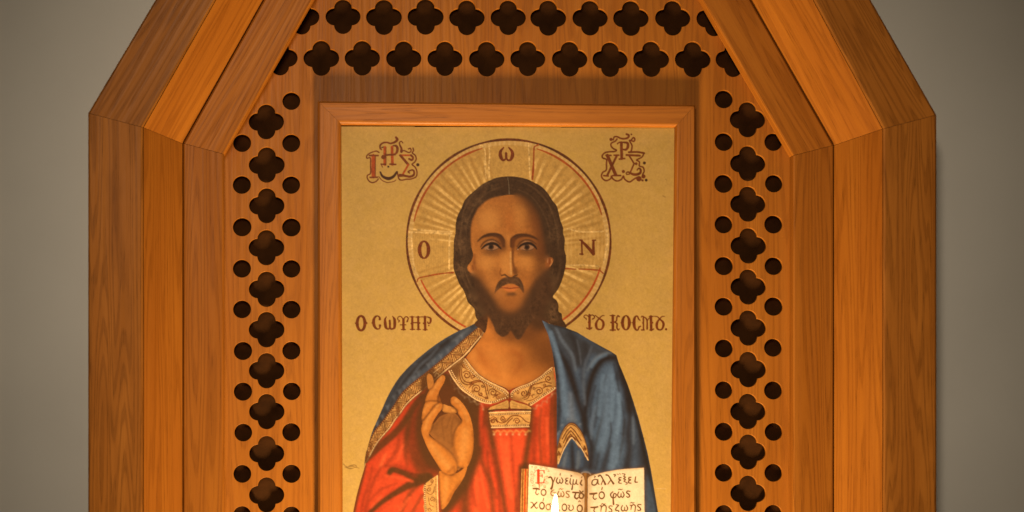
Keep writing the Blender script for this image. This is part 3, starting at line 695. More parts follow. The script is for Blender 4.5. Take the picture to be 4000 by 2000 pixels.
    for k in range(44):
        sgn = -1 if k % 2 else 1; a = R2.uniform(0, 1)
        st(tB, [(835 + sgn * (20 + 60 * a), 385 + 30 * a), (835 + sgn * (95 + 50 * a), 415 + 40 * a), (835 + sgn * (160 + 30 * a), 500 + 50 * a)], [3, 7, 2], hl if R2.random() < .6 else hd, op=.3, soft=2.5, only=FB)
    put(poly(tB([(715, 512), (760, 485), (800, 474), (838, 482), (876, 472), (915, 486), (955, 512), (840, 522)]), blur=1), pig(176, 92, 34, 1110), only=FB, op=.9)
    put(poly(tB([(735, 524), (840, 530), (935, 524), (900, 560), (840, 572), (785, 562)]), blur=2), pig(188, 98, 36, 1120), only=FB, op=.9)
    sh(tB, [(700, 516), (770, 518), (840, 524), (900, 516), (958, 514)], [8, 14, 12, 14, 8], pig(110, 36, 12, 1110), .95, FB, 2)
    put(poly(ell(tB, (850, 605), 82, 24), blur=4), pig(72, 44, 20, 1130), only=FB, op=.85)
    put(poly(ell(tB, (690, 600), 50, 60), blur=8), pig(164, 96, 40, 1130), only=FB, op=.45); put(poly(ell(tB, (985, 590), 40, 60), blur=8), pig(150, 84, 32, 1130), only=FB, op=.45)

    # ---- tunic ----------------------------------------------------------------
    rdm, rdh, rdd, rdk = pig(196, 58, 20), pig(216, 72, 27), pig(132, 44, 13), pig(86, 47, 13)
    tun = np.vstack([tD([(930, 180), (860, 280), (740, 370), (580, 480), (480, 560), (390, 670), (300, 780), (225, 920), (196, 1020), (172, 1100), (148, 1190), (128, 1287)]), [(1372, 2100), (1345, 2260), (2230, 2260)], tD([(1420, 1287), (1412, 900), (1410, 500), (1390, 370), (1250, 440), (1110, 500), (980, 440)])])
    NECK_KEEP = ids == PART['neck']
    x0, y0, m = poly(tun, False)
    S = np.s_[y0:y0 + m.shape[0], x0:x0 + m.shape[1]]
    c_, d_ = min(CH, y0 + m.shape[0]) - y0, min(CW, x0 + m.shape[1]) - x0
    m[:c_, :d_] *= ~NECK_KEEP[y0:y0 + c_, x0:x0 + d_]
    put((x0, y0, m), rdm, 'tunic', tex=.05)
    U = ['tunic']
    def fold(t, pts, w, col, o=.9, soft=None): sh(t, pts, np.multiply(w, 1.45) if col is not rdh else w, col, o, U, soft)
    # broad tones
    for t, q, c, o, b in ((tD, [(560, 560), (760, 420), (960, 640), (960, 760), (860, 700), (700, 500), (600, 640)], rdk, .9, 12),
                          (tD, [(540, 640), (560, 800), (690, 1040), (600, 1090), (520, 1000), (470, 860), (470, 700)], rdk, .75, 14),
                          (tD, [(420, 760), (540, 580), (560, 760), (500, 900), (380, 960)], rdd, .6, 18),
                          (tD, [(330, 880), (460, 820), (470, 960), (380, 1010), (280, 1020)], rdh, .8, 14),
                          (tD, [(230, 1040), (340, 1050), (500, 1100), (380, 1140), (220, 1240)], rdh, .55, 14),
                          (tD, [(400, 1180), (570, 1110), (570, 1290), (300, 1290)], rdh, .75, 12),
                          (tD, [(1010, 790), (1225, 790), (1200, 980), (1180, 1290), (1100, 1290), (1050, 1000)], rdh, .8, 12),
                          (tD, [(880, 950), (960, 1000), (1050, 1290), (860, 1290)], rdh, .6, 14),
                          (tD, [(1290, 640), (1370, 600), (1380, 980), (1300, 980)], rdh, .7, 10),
                          (tD, [(880, 640), (940, 640), (960, 900), (900, 900)], rdd, .6, 10),
                          (tC, [(40, 480), (180, 480), (190, 640), (60, 740)], pig(190, 60, 20), .9, 5)):
        put(poly(t(q), blur=b), c, only=U, op=o, tex=.06)
    put(poly(tC([(-100, 480), (120, 350), (330, 620), (620, 800), (680, 900), (500, 880), (330, 760), (200, 640)]), blur=7), rdk, only=U, op=.7)
    put(poly(tC([(40, 560), (110, 520), (180, 600), (130, 700), (50, 740)]), blur=4), rdm, only=U, op=.85)
    fold(tD, [(985, 640), (990, 760), (1012, 900), (1050, 1080), (1085, 1287)], [26, 34, 30, 24, 20], rdk)
    fold(tD, [(1012, 900), (1040, 1100), (1050, 1290)], 12, rdd, .7)
    fold(tD, [(1248, 640), (1240, 780), (1222, 900), (1205, 1010)], [30, 30, 26, 30], rdk)
    fold(tD, [(1410, 480), (1402, 650), (1408, 850), (1404, 990)], [30, 44, 30, 26], rdk, .85)
    fold(tD, [(1345, 640), (1330, 800), (1330, 980)], 22, pig(170, 54, 14), .6); fold(tD, [(1280, 700), (1268, 850), (1262, 990)], 20, rdd, .7)
    fold(tD, [(900, 480), (905, 620), (915, 800), (935, 960), (985, 1100), (1010, 1290)], [30, 26, 24, 18, 22, 20], rdk, .75)
    fold(tD, [(940, 600), (930, 720), (925, 860)], 16, rdm, .8); fold(tD, [(860, 560), (880, 700), (890, 860), (880, 1000), (840, 1120), (830, 1290)], [20, 30, 36, 40, 44, 50], rdk, .85)
    fold(tD, [(700, 1290), (760, 1190), (830, 1080), (880, 960)], [30, 50, 46, 30], rdk, .9)
    fold(tD, [(360, 1030), (385, 1022), (440, 1040), (520, 1070), (600, 1070)], [22, 26, 26, 34, 40], rdk, .95, 9); fold(tD, [(356, 1042), (372, 1022)], 24, rdk, .9, 8)
    fold(tD, [(600, 1075), (500, 1110), (400, 1165), (310, 1225), (235, 1290)], [44, 34, 26, 22, 20], rdk, .95, 10)
    fold(tD, [(540, 1110), (480, 1180), (430, 1290)], [24, 18, 14], rdk, .75); fold(tD, [(520, 1060), (420, 1000), (300, 1000)], [20, 14, 8], rdd, .5)
    fold(tD, [(480, 700), (470, 820), (500, 930), (560, 1040)], [20, 30, 36, 46], rdk, .6); fold(tD, [(540, 640), (530, 780), (560, 900), (620, 1010)], [30, 24, 20, 20], rdd, .6)
    fold(tD, [(212, 950), (300, 870), (420, 760), (520, 610), (560, 560)], [34, 34, 30, 28, 26], rdk, .9, 12)
    fold(tD, [(198, 1000), (176, 1100), (150, 1200), (130, 1290)], [20, 18, 18, 18], rdk, .85, 8)
    fold(tD, [(250, 1000), (225, 1110), (190, 1220), (180, 1290)], [8, 14, 10], rdd, .5)
    fold(tD, [(330, 930), (300, 1000)], 12, pig(240, 104, 44), .5); fold(tD, [(1090, 850), (1100, 1000), (1120, 1200)], 20, pig(240, 96, 40), .4); fold(tD, [(900, 1010), (905, 1150), (900, 1290)], 18, pig(238, 92, 36), .4)
    fold(tD, [(600, 1500), (900, 1420), (1100, 1600)], 60, rdk, .6)

    for q, w, c, o in (([(420, 800), (400, 900), (330, 1000)], [8, 18, 10], rdd, .6), ([(500, 660), (470, 780), (455, 900), (470, 1000)], [14, 22, 20, 10], rdk, .55), ([(300, 1010), (250, 1110), (215, 1230), (205, 1290)], [10, 16, 16, 14], rdd, .55),
                       ([(640, 1120), (560, 1190), (500, 1290)], [10, 14, 16], rdk, .6), ([(400, 1110), (300, 1150), (230, 1220)], [8, 12, 8], rdd, .5), ([(970, 900), (985, 1050), (1030, 1200)], [10, 14, 12], rdk, .5), ([(1120, 800), (1130, 950), (1140, 1100), (1160, 1280)], [10, 14, 14, 14], rdd, .45),
                       ([(1180, 1000), (1170, 1150), (1150, 1280)], [16, 22, 20], rdk, .5), ([(905, 860), (890, 1000), (870, 1100), (900, 1250)], [10, 16, 14, 18], rdd, .6), ([(1310, 640), (1300, 780), (1310, 980)], [8, 12, 10], rdk, .55), ([(1375, 560), (1368, 760), (1372, 980)], [8, 12, 12], rdk, .6)):
        fold(tD, q, w, c, o)
    for q, w in (([(440, 870), (410, 960)], 6), ([(330, 1060), (420, 1075), (500, 1095)], 6), ([(1060, 830), (1075, 980), (1095, 1120)], 8), ([(1345, 700), (1350, 860)], 7), ([(300, 1190), (240, 1260)], 6), ([(480, 1200), (420, 1280)], 7), ([(925, 1000), (945, 1120), (975, 1260)], 7)):
        sh(tD, q, w * 2.6, pig(226, 84, 34), .55, U, 8)

    # ---- mantle ---------------------------------------------------------------
    mb, mh, md = pig(78, 88, 91), pig(108, 122, 124), pig(44, 33, 25)
    M_ = ['mantle']
    right = np.vstack([tM([(72, 138), (110, 158), (160, 175), (250, 195), (340, 230), (430, 285), (520, 335), (600, 378), (640, 405), (660, 470), (690, 540), (730, 640), (770, 760), (810, 890), (850, 1040), (880, 1160), (905, 1287)]), tD([(2045, 1287)]), [(2585, 2060), (2610, 2260), (2180, 2260), (2178, 1900)], tM([(186, 1000), (185, 850), (185, 720), (180, 600), (165, 470), (150, 370), (120, 250)])])
    put(poly(right, False), mb, 'mantle', tex=.07)
    def mf(t, pts, w, col, o=.8, soft=None): sh(t, pts, np.multiply(w, 1.5) if col is md else w, col, min(1, o * 1.1) if col is md else o, M_, soft)
    put(poly(tM([(72, 138), (250, 195), (640, 405), (655, 470), (560, 440), (440, 400), (330, 520), (250, 400), (150, 250)]), blur=10), pig(58, 50, 40, 1350), only=M_, op=.8)
    for q, w, c, o in (
            ([(100, 160), (170, 330), (260, 480), (310, 620), (350, 760), (395, 900)], [24, 40, 44, 44, 36, 26], md, .9),
            ([(270, 200), (330, 330), (360, 470)], [30, 40, 30], md, .6),
            ([(400, 320), (410, 420), (380, 560), (400, 700)], [30, 40, 30, 20], md, .55),
            ([(640, 420), (560, 430), (500, 480), (450, 580), (420, 720), (400, 860), (395, 1000)], [26, 36, 40, 40, 34, 30, 30], md, .95),
            ([(655, 440), (680, 560), (720, 680), (740, 820)], [40, 46, 44, 40], md, .9),
            ([(740, 700), (745, 850), (730, 1000), (740, 1120), (720, 1260)], [40, 34, 40, 40, 50], md, .8),
            ([(800, 880), (830, 1020), (850, 1180), (870, 1290)], [30, 50, 70, 80], md, .85),
            ([(185, 560), (205, 700), (200, 860), (195, 980)], [20, 26, 22, 16], md, .75),
            ([(130, 260), (160, 400), (185, 560)], [30, 34, 24], md, .85),
            ([(395, 900), (420, 1000), (450, 1100), (440, 1260)], [20, 26, 34, 40], md, .85),
            ([(560, 700), (540, 860), (500, 1000), (470, 1140)], [14, 20, 22, 14], pig(60, 58, 52), .6),
            ([(600, 1080), (570, 1160), (540, 1270)], [14, 26, 34], md, .7), ([(520, 1110), (500, 1180), (480, 1270)], [10, 18, 24], md, .6),
            ([(700, 900), (690, 1050), (660, 1200)], [12, 20, 14], pig(60, 58, 52), .6),
            ([(310, 700), (300, 860), (330, 960)], [12, 16, 10], pig(62, 58, 50), .5),
            ([(120, 190), (190, 350), (260, 480), (290, 600)], [10, 14, 12, 8], pig(58, 50, 40), .4)):
        mf(tM, q, w, c, o)
    for q, w, c, o in (
            ([(82, 150), (120, 220), (160, 330), (200, 440), (225, 560), (240, 720), (265, 860)], [10, 22, 26, 30, 36, 44, 50], mh, .75),
            ([(180, 200), (230, 300), (300, 400), (330, 520)], [14, 24, 22, 16], pig(108, 112, 108), .65),
            ([(340, 290), (360, 380), (370, 480)], [10, 16, 10], pig(98, 98, 92), .5),
            ([(450, 340), (430, 400), (400, 480), (390, 620), (400, 780)], [10, 16, 20, 22, 16], pig(96, 98, 94), .6),
            ([(610, 385), (540, 395), (470, 440), (420, 520)], [12, 20, 18, 10], pig(118, 118, 108), .6),
            ([(600, 520), (570, 640), (570, 800), (560, 960), (520, 1120)], [50, 70, 70, 60, 40], mh, .65),
            ([(640, 620), (660, 780), (640, 960), (620, 1120), (600, 1260)], [30, 40, 44, 40, 30], mh, .6),
            ([(480, 800), (450, 940), (450, 1040)], [20, 24, 16], pig(104, 110, 108), .5),
            ([(765, 880), (770, 1000), (770, 1080)], [14, 20, 12], pig(108, 112, 108), .6),
            ([(650, 1100), (640, 1200), (610, 1270)], [20, 30, 24], mh, .5), ([(285, 700), (295, 800), (300, 890)], [24, 36, 50], pig(124, 126, 120), .6)):
        mf(tM, q, w, c, o)
    mf(tD, [(1800, 355), (1870, 560), (1930, 780), (1975, 980), (2020, 1180), (2045, 1300)], [10, 16, 20, 22, 22, 22], pig(42, 32, 22), .9, 5)
    mf(tM, [(160, 178), (340, 232), (520, 337), (640, 408), (660, 470)], 10, pig(40, 32, 24, 1350), .9, 4)
    mf(tD, [(1940, 1000), (1990, 1150), (2010, 1290)], [30, 40, 46], pig(60, 62, 60), .7)
    for q, w, c, o in (([(560, 560), (520, 680), (500, 820), (470, 960)], [10, 18, 18, 10], md, .5), ([(620, 480), (640, 560), (660, 680)], [8, 14, 10], md, .6), ([(230, 420), (290, 560), (330, 700)], [10, 16, 10], md, .7), ([(680, 760), (700, 900), (690, 1020)], [8, 12, 8], md, .5), ([(590, 860), (600, 980), (580, 1080)], [6, 10, 8], md, .5), ([(480, 640), (450, 760), (440, 880)], [10, 14, 10], md, .5)):
        mf(tM, q, w, c, o)
    for q, w in (([(540, 560), (520, 700), (505, 860)], 9), ([(610, 560), (615, 720), (600, 900)], 10), ([(140, 230), (180, 350), (215, 480)], 9), ([(560, 400), (500, 430), (450, 490)], 7), ([(655, 700), (665, 860), (650, 1000)], 8)):
        sh(tM, q, w * 3.2, pig(112, 128, 130), .55, M_, 9)
    left = tL([(1050, 135), (1000, 165), (940, 195), (880, 220), (780, 275), (690, 335), (600, 405), (510, 485), (440, 560), (390, 630), (340, 720), (300, 810), (265, 890), (225, 980), (200, 1060), (185, 1120), (168, 1190), (160, 1280), (172, 1210), (215, 1090), (300, 960), (420, 790), (560, 640), (780, 480), (920, 350), (1040, 210), (1075, 180)])
    put(poly(left, n=4), pig(68, 70, 68, 1500), 'mantle', tex=.08)
    for q, w, c, o in (([(1000, 180), (860, 270), (720, 360), (560, 490), (430, 640), (340, 800), (270, 930), (210, 1060)], [16, 22, 30, 36, 36, 34, 30, 16], md, .75),
                       ([(800, 290), (700, 380), (620, 470), (520, 560)], [14, 26, 30, 20], md, .8), ([(520, 500), (430, 620), (380, 730)], [14, 26, 20], md, .7),
                       ([(960, 205), (900, 250), (830, 300)], [14, 20, 10], pig(100, 100, 92, 1350), .7), ([(730, 340), (660, 420), (590, 480), (500, 600)], [8, 14, 14, 8], pig(96, 98, 94), .65),
                       ([(560, 470), (470, 570), (400, 680), (330, 820)], [8, 14, 12, 8], pig(86, 86, 82), .5), ([(520, 620), (440, 730), (400, 800)], [16, 24, 16], pig(88, 90, 88), .5)):
        mf(tL, q, w, c, o)
    mf(tL, [(1000, 160), (880, 215), (690, 330), (510, 480), (390, 625), (300, 805), (225, 975), (185, 1115), (165, 1230)], 9, pig(40, 32, 24), .9, 4)
    for k, (x, y) in enumerate(((905, 250), (870, 290), (800, 355), (745, 400), (690, 440), (650, 470), (575, 530), (540, 570), (495, 610), (465, 635), (430, 670), (390, 715), (340, 790), (300, 860), (260, 915), (235, 985), (215, 1010))):
        g = pig(140, 136, 124)
        st(tL, [(x - 14, y + 2), (x, y + 8), (x + 12, y - 10)], 4, g, op=.7, only=M_, soft=2); st(tL, [(x, y + 8), (x + 2, y + 24)], 4, g, op=.7, only=M_, soft=2); dot(tL, (x + 2, y + 26), 4, g, op=.7, only=M_)

    # ---- gold trims -----------------------------------------------------------
    cr, crh, tb = pig(204, 140, 62), pig(232, 176, 100), pig(110, 52, 13)
    def along(a, b, n):
        def rs(p):
            p = spline(p, False, 8); d = np.r_[0, np.cumsum(np.hypot(*np.diff(p, axis=0).T))]
            return np.c_[np.interp(np.linspace(0, d[-1], n), d, p[:, 0]), np.interp(np.linspace(0, d[-1], n), d, p[:, 1])]
        return rs(a), rs(b)
    def band(t, up, lo, part, n, breaks=()):
        u, l = along(t(up), t(lo), 240)
        put(poly(np.vstack([u, l[::-1]]), False), tb, part, tex=.12)
        at = lambda f, v: u[int(np.clip(f, 0, 1) * 239)] * (1 - v) + l[int(np.clip(f, 0, 1) * 239)] * v
        q = np.vstack([[at(f, .16) for f in np.linspace(.01, .99, 80)], [at(f, .80) for f in np.linspace(.99, .01, 80)]])
        put(poly(q, False), cr, part, tex=.14)
        for i in range(n * 2 if n > 8 else 0):
            f0, d, e = i / (2 * n), 1 / n, i % 2
            for k in range(3):
                g = .02 + .17 * k
                va, vb = (.20, .80 - .18 * k) if e else (.80, .20 + .18 * k)
                st(tI, [at(f0 + d * g, va), at(f0 + d * .5, vb), at(f0 + d * (1 - g), va)], [2.6, 3.4, 2.6], tb, part, smooth=False, tex=.2, op=.92)
        for f in np.arange(.01, .995, 3.0 / 240): dot(tI, at(f, .08), 1.7, cr, part, op=.8); 
        st(tI, [at(f, .93) for f in np.linspace(0, 1, 60)], 5, crh, part, smooth=False)
        for f in np.arange(.01, .995, 3.0 / 240): dot(tI, at(f, .85), 1.5, tb, part, op=.85)
        for f in breaks:
            st(tI, [at(f - .02, .1), at(f, .5), at(f + .03, .92)], [10, 16, 12], pig(110, 58, 18), part, op=.75, soft=8)
    up = [(1045, 180), (1000, 215), (900, 300), (800, 395), (700, 480), (620, 545), (560, 590), (500, 640), (440, 700), (390, 780), (340, 850), (290, 920), (240, 980), (205, 1050), (188, 1110), (172, 1195)]
    lo = [(1090, 195), (1060, 255), (1000, 330), (930, 412), (850, 475), (790, 522), (700, 598), (605, 680), (540, 733), (480, 792), (440, 850), (400, 900), (360, 962), (300, 1030), (250, 1095), (178, 1222)]
    band(tL, up, lo, 'hem', 15, (.02, .40, .46, .66, .98))
    put(poly(tL([(1000, 168), (1050, 120), (1100, 100), (1098, 180), (1080, 235), (1050, 205)])), pig(72, 40, 16, 1300), 'hair', tex=.15)
    sh(tL, [(1092, 195), (1062, 257), (1000, 335), (930, 417), (850, 480), (790, 528)], 10, pig(80, 40, 12), .9, ['hem', 'neck', 'tunic'], 4)
    sh(tL, [(1062, 257), (1000, 337), (930, 420), (850, 482)], 14, pig(80, 40, 12), .95, ['tunic', 'neck'], 4)
    sh(tL, up, 8, pig(90, 48, 16), .8, ['hem', 'mantle'], 4); sh(tL, lo[7:], 10, pig(90, 48, 14), .7, ['hem', 'tunic'], 5)
    put(poly(tL([(610, 560), (690, 500), (720, 580), (650, 690), (600, 690)]), blur=4), pig(96, 50, 16), only=['hem'], op=.8)
    for q in ([(690, 540), (715, 520), (740, 500)], [(700, 565), (712, 540), (735, 560)]): st(tL, q, 6, crh, op=.8)
    # arrow-shaped turned hem on the right mantle
    bl = pig(66, 73, 76)
    put(poly(tM([(290, 1040), (190, 1235), (200, 1270), (250, 1290), (360, 1290), (400, 1250), (428, 1205), (380, 1130)]), False), bl, 'mantle', tex=.08)
    mf(tM, [(300, 1080), (305, 1180), (310, 1290)], [14, 22, 26], md, .8); mf(tM, [(260, 1150), (240, 1220), (235, 1280)], [16, 24, 16], pig(108, 108, 100), .7); mf(tM, [(350, 1140), (350, 1220), (340, 1270)], [16, 26, 18], pig(104, 104, 96), .7); mf(tM, [(400, 1180), (405, 1250), (350, 1290)], [14, 20, 20], md, .6)
    oo = [(188, 1228), (186, 1140), (205, 1040), (235, 970), (262, 935), (292, 918), (335, 935), (385, 1010), (418, 1110), (428, 1205)]
    ii = [(196, 1232), (225, 1160), (250, 1110), (270, 1078), (284, 1056), (298, 1042), (318, 1056), (345, 1085), (380, 1130), (424, 1204)]
    band(tM, oo, ii, 'hem_fold', 6)
    for a_ in (0, 1, 2):
        y_ = 952 + 28 * a_
        st(tM, [(228 + 8 * a_, y_ + 92), (262 + 3 * a_, y_ + 30), (292, y_), (325 - 3 * a_, y_ + 34), (372 - 8 * a_, y_ + 104)], 8, tb, 'hem_fold', smooth=False)
    for x_, y_ in ((208, 1090), (200, 1150), (398, 1110), (408, 1160)):
        st(tM, [(x_ - 10, y_ + 18), (x_, y_ - 14), (x_ + 12, y_ + 14)], 7, tb, 'hem_fold', smooth=False); st(tM, [(x_ - 4, y_ + 22), (x_ + 2, y_ + 4), (x_ + 8, y_ + 22)], 6, tb, 'hem_fold', smooth=False)
    sh(tM, oo, 8, pig(80, 42, 14), .85, ['hem_fold', 'mantle'], 3); sh(tM, ii, 9, crh, .9, ['hem_fold'], 2)
    for x, y in ((225, 940), (205, 990), (270, 895), (330, 905), (360, 935), (195, 1010)): st(tM, [(x - 8, y + 6), (x, y - 6), (x + 10, y - 2)], 4, pig(150, 142, 124), op=.7, only=M_, soft=2)

    # collar
    def trimpoly(t, P, part, col=cr): put(poly(t(P), n=4), col, part, tex=.10)
    trimpoly(tC, [(350, 148), (440, 268), (540, 375), (660, 455), (800, 525), (900, 575), (950, 625), (962, 670), (950, 705), (890, 720), (800, 758), (720, 775), (640, 768), (520, 728), (400, 650), (280, 558), (180, 425), (118, 312), (200, 230), (300, 160)], 'collar')
    trimpoly(tC, [(982, 640), (1010, 600), (1100, 545), (1250, 488), (1400, 398), (1480, 328), (1572, 262), (1592, 380), (1612, 525), (1560, 598), (1440, 678), (1340, 748), (1262, 802), (1200, 772), (1100, 742), (1000, 712), (978, 680)], 'collar')
    CO = ['collar']
    put(poly(tC([(100, 300), (200, 220), (320, 150), (330, 220), (290, 280), (270, 400), (190, 430)]), blur=5), pig(104, 56, 18), only=CO, op=.9)
    put(poly(tC([(780, 690), (900, 620), (965, 640), (960, 720), (860, 760)]), blur=5), pig(140, 80, 28), only=CO, op=.8)
    put(poly(tC([(980, 660), (1050, 660), (1160, 740), (1100, 760), (980, 720)]), blur=5), pig(140, 80, 28), only=CO, op=.8)
    put(poly(tC([(1500, 300), (1620, 260), (1640, 560), (1560, 560), (1540, 420)]), blur=6), pig(130, 76, 26), only=CO, op=.6)
    def scroll(t, parts, part, w=17):
        for P in parts: st(t, P, [w * .7, w, w * .8], pig(122, 58, 15), part, tex=.2)
    scroll(tC, [[(270, 300), (275, 400), (310, 480), (380, 510), (480, 480), (570, 470), (620, 520), (640, 620), (665, 710)], [(295, 290), (300, 390), (340, 460), (410, 480), (500, 455), (600, 460), (650, 520), (660, 600)],
                spiral((370, 375), 60, 14, 210, 1.4), spiral((460, 400), 34, 8, 100, 1.1), spiral((505, 570), 62, 12, 180, 1.5), spiral((565, 640), 34, 8, 230, -1.0), spiral((735, 620), 62, 12, 160, 1.5), [(735, 690), (790, 650), (830, 640)], [(400, 560), (430, 520), (470, 500)], [(420, 320), (470, 370), (520, 410)], [(680, 500), (690, 530), (730, 540)],
                [(1170, 720), (1230, 690), (1260, 590), (1290, 520), (1380, 490), (1460, 470), (1550, 490)], [(1150, 700), (1210, 670), (1240, 580), (1270, 520)], spiral((1165, 632), 48, 10, 300, 1.4), spiral((1380, 600), 58, 12, 220, 1.5), spiral((1510, 430), 46, 12, 90, 1.2), [(1290, 690), (1280, 660), (1310, 650)], [(1430, 560), (1500, 530), (1560, 530)]], 'collar')
    scroll(tC, [[(300, 230), (330, 270), (380, 300)], [(340, 200), (380, 260), (430, 310)], spiral((330, 250), 26, 6, 40, 1.1), spiral((430, 500), 26, 6, 200, 1.2), spiral((590, 530), 22, 6, 20, 1.1), spiral((640, 690), 26, 6, 300, 1.1), spiral((460, 600), 22, 6, 90, 1.2), spiral((800, 680), 30, 6, 0, 1.2), [(540, 640), (600, 680), (650, 700)], [(730, 570), (790, 600), (850, 640)], spiral((1080, 620), 30, 6, 180, 1.2), spiral((1250, 640), 26, 6, 60, 1.2), spiral((1310, 560), 22, 6, 0, 1.1), spiral((1460, 520), 24, 6, 120, 1.2), spiral((1500, 590), 22, 6, 200, 1.1), [(1200, 740), (1290, 720), (1380, 660)]], 'collar', 12)
    def pearls(t, P, r, col, gap, part, edge=None):
        p = spline(t(P), False, 12); d = np.r_[0, np.cumsum(np.hypot(*np.diff(p, axis=0).T))]
        if edge is not None: st(tI, p, edge[1], edge[0], part, smooth=False)
        for s_ in np.arange(gap / 2, d[-1], gap): dot(tI, (np.interp(s_, d, p[:, 0]), np.interp(s_, d, p[:, 1])), r, col, part)
    dkb = pig(112, 58, 18)
    pearls(tC, [(322, 170), (400, 285), (520, 405), (650, 490), (790, 560), (880, 605), (935, 670), (935, 705)], 2.6, crh, 8, 'collar', (dkb, 7)); st(tC, [(350, 150), (440, 270), (540, 377), (660, 457), (800, 527), (900, 577), (950, 628)], 13, crh, 'collar')
    pearls(tC, [(148, 300), (200, 395), (300, 530), (410, 625), (530, 700), (650, 742), (740, 752), (830, 720), (930, 690)], 2.6, crh, 8, 'collar', (dkb, 7)); st(tC, [(122, 318), (182, 428), (282, 560), (402, 652), (522, 730), (640, 768), (710, 772)], 15, crh, 'collar')
    pearls(tC, [(1000, 690), (1005, 645), (1040, 600), (1120, 562), (1260, 510), (1400, 425), (1490, 355), (1560, 300)], 2.4, crh, 8, 'collar', (dkb, 7)); st(tC, [(985, 640), (1012, 600), (1100, 547), (1250, 490), (1400, 400), (1480, 330), (1565, 268)], 10, crh, 'collar')
    pearls(tC, [(1605, 545), (1545, 585), (1425, 665), (1330, 735), (1240, 780)], 2.4, crh, 8, 'collar', (dkb, 7)); st(tC, [(1610, 555), (1560, 600), (1440, 680), (1340, 750), (1262, 800)], 12, crh, 'collar')
    sh(tC, [(365, 150), (440, 252), (540, 362), (660, 444), (800, 514), (900, 556), (965, 598)], 22, pig(86, 40, 12, 1450), .95, ['neck', 'tunic'], 3)
    sh(tC, [(965, 598), (1010, 572), (1100, 540), (1250, 480), (1400, 390), (1540, 280), (1578, 255)], 22, pig(86, 40, 12, 1450), .9, ['neck', 'tunic'], 3)
    sh(tC, [(965, 590), (968, 660), (965, 840)], 22, pig(80, 38, 10), .95, None, 3)
    sh(tC, [(950, 712), (860, 752), (760, 790), (690, 850)], 14, pig(80, 38, 10), .9, None, 4); sh(tC, [(985, 715), (1090, 748), (1200, 785), (1262, 812)], 14, pig(80, 38, 10), .9, None, 4)
    # placket under the collar
    trimpoly(tC, [(680, 872), (705, 825), (790, 790), (880, 752), (945, 732), (948, 845), (860, 850)], 'placket', pig(196, 136, 58))
    trimpoly(tC, [(985, 732), (1080, 760), (1190, 790), (1258, 825), (1262, 855), (1120, 848), (985, 845)], 'placket', pig(196, 136, 58))
    for q in ([(700, 850), (800, 812), (930, 760)], [(720, 860), (820, 830), (920, 820)], [(1000, 770), (1100, 800), (1240, 840)], [(1000, 810), (1100, 825), (1200, 845)]): st(tC, q, 9, pig(150, 90, 30), op=.6, soft=3, only=['placket'])
    sh(tC, [(675, 878), (800, 862), (965, 858), (1120, 862), (1268, 868)], 30, pig(76, 36, 10), .95, None, 3)
    put(poly(tC([(680, 905), (820, 893), (965, 888), (1120, 885), (1262, 882), (1258, 1000), (1240, 1105), (980, 1110), (715, 1118), (692, 1010)]), False), cr, 'placket', tex=.1)
    scroll(tC, [[(695, 985), (740, 960), (780, 980), (800, 1020), (850, 1045), (910, 1030), (960, 980), (1010, 945), (1090, 945), (1140, 970), (1190, 1020), (1240, 1040)], [(705, 1030), (740, 985), (770, 1000), (800, 1040)], spiral((875, 985), 42, 10, 0, 1.5), spiral((1070, 1020), 46, 10, 180, 1.4), spiral((730, 1025), 34, 8, 200, 1.2), [(920, 1070), (960, 1020), (1010, 975)]], 'placket')
    pearls(tC, [(690, 935), (965, 918), (1255, 912)], 2.0, crh, 7, 'placket', (dkb, 6)); pearls(tC, [(715, 1090), (965, 1080), (1240, 1075)], 2.0, crh, 7, 'placket', (dkb, 6)); st(tC, [(685, 900), (965, 888), (1262, 884)], 14, crh, 'placket')
    st(tC, [(715, 1110), (965, 1104), (1240, 1098)], 14, crh, 'placket')
    sh(tC, [(712, 1128), (965, 1122), (1240, 1112)], 18, pig(90, 38, 12), .9, None, 4)
    gz = pig(226, 160, 70)
    for x in range(735, 1240, 88):
        st(tC, [(x, 1160), (x + 28, 1180), (x + 60, 1150), (x + 88, 1165)], 8, gz, soft=2, op=.9, only=U); dot(tC, (x + 15, 1205), 11, crh, op=.95)
    for P in ([(100, 350), (110, 400), (145, 420), (150, 490), (195, 500), (200, 560), (250, 560), (260, 620), (340, 680), (400, 685), (420, 760), (480, 730), (510, 790), (570, 770), (600, 840)], [(1290, 840), (1340, 850), (1350, 790), (1410, 810), (1430, 740), (1490, 740), (1500, 690), (1550, 680), (1560, 630), (1615, 630)]):
        st(tC, P, 6, pig(190, 146, 90), op=.75, soft=2, smooth=False, only=U)
        for q in P[2::3]: dot(tC, (q[0], q[1] + 16), 8, crh, op=.8, only=U)

    # ---- cuff -----------------------------------------------------------------
    cu = np.vstack([tH([(252, 955), (205, 985), (160, 1018), (128, 1045), (118, 1090), (130, 1125), (120, 1165), (132, 1200), (124, 1240), (135, 1290)]), [(1660, 2030), (1720, 2030)], tH([(262, 1287), (258, 1150), (256, 1040)])])
    put(poly(cu, False), cr, 'cuff', tex=.1)
    scroll(tH, [spiral((172, 1085), 22, 5, 250, 1.4), spiral((205, 1010), 16, 4, 100, 1.2), spiral((205, 1175), 24, 5, 60, -1.4), [(160, 1050), (190, 1045), (210, 1020)], [(150, 1110), (185, 1130), (215, 1110), (222, 1060)], [(170, 1160), (180, 1220), (215, 1240)], spiral((180, 1265), 20, 5, 0, 1.2)], 'cuff', 7)
    pearls(tH, [(236, 975), (236, 1100), (245, 1287)], 1.9, tb, 6.5, 'cuff'); st(tH, [(250, 960), (250, 1100), (258, 1287)], 7, crh, 'cuff')
    pearls(tH, [(140, 1040), (136, 1150), (148, 1290)], 2.4, crh, 8, 'cuff', (tb, 6))

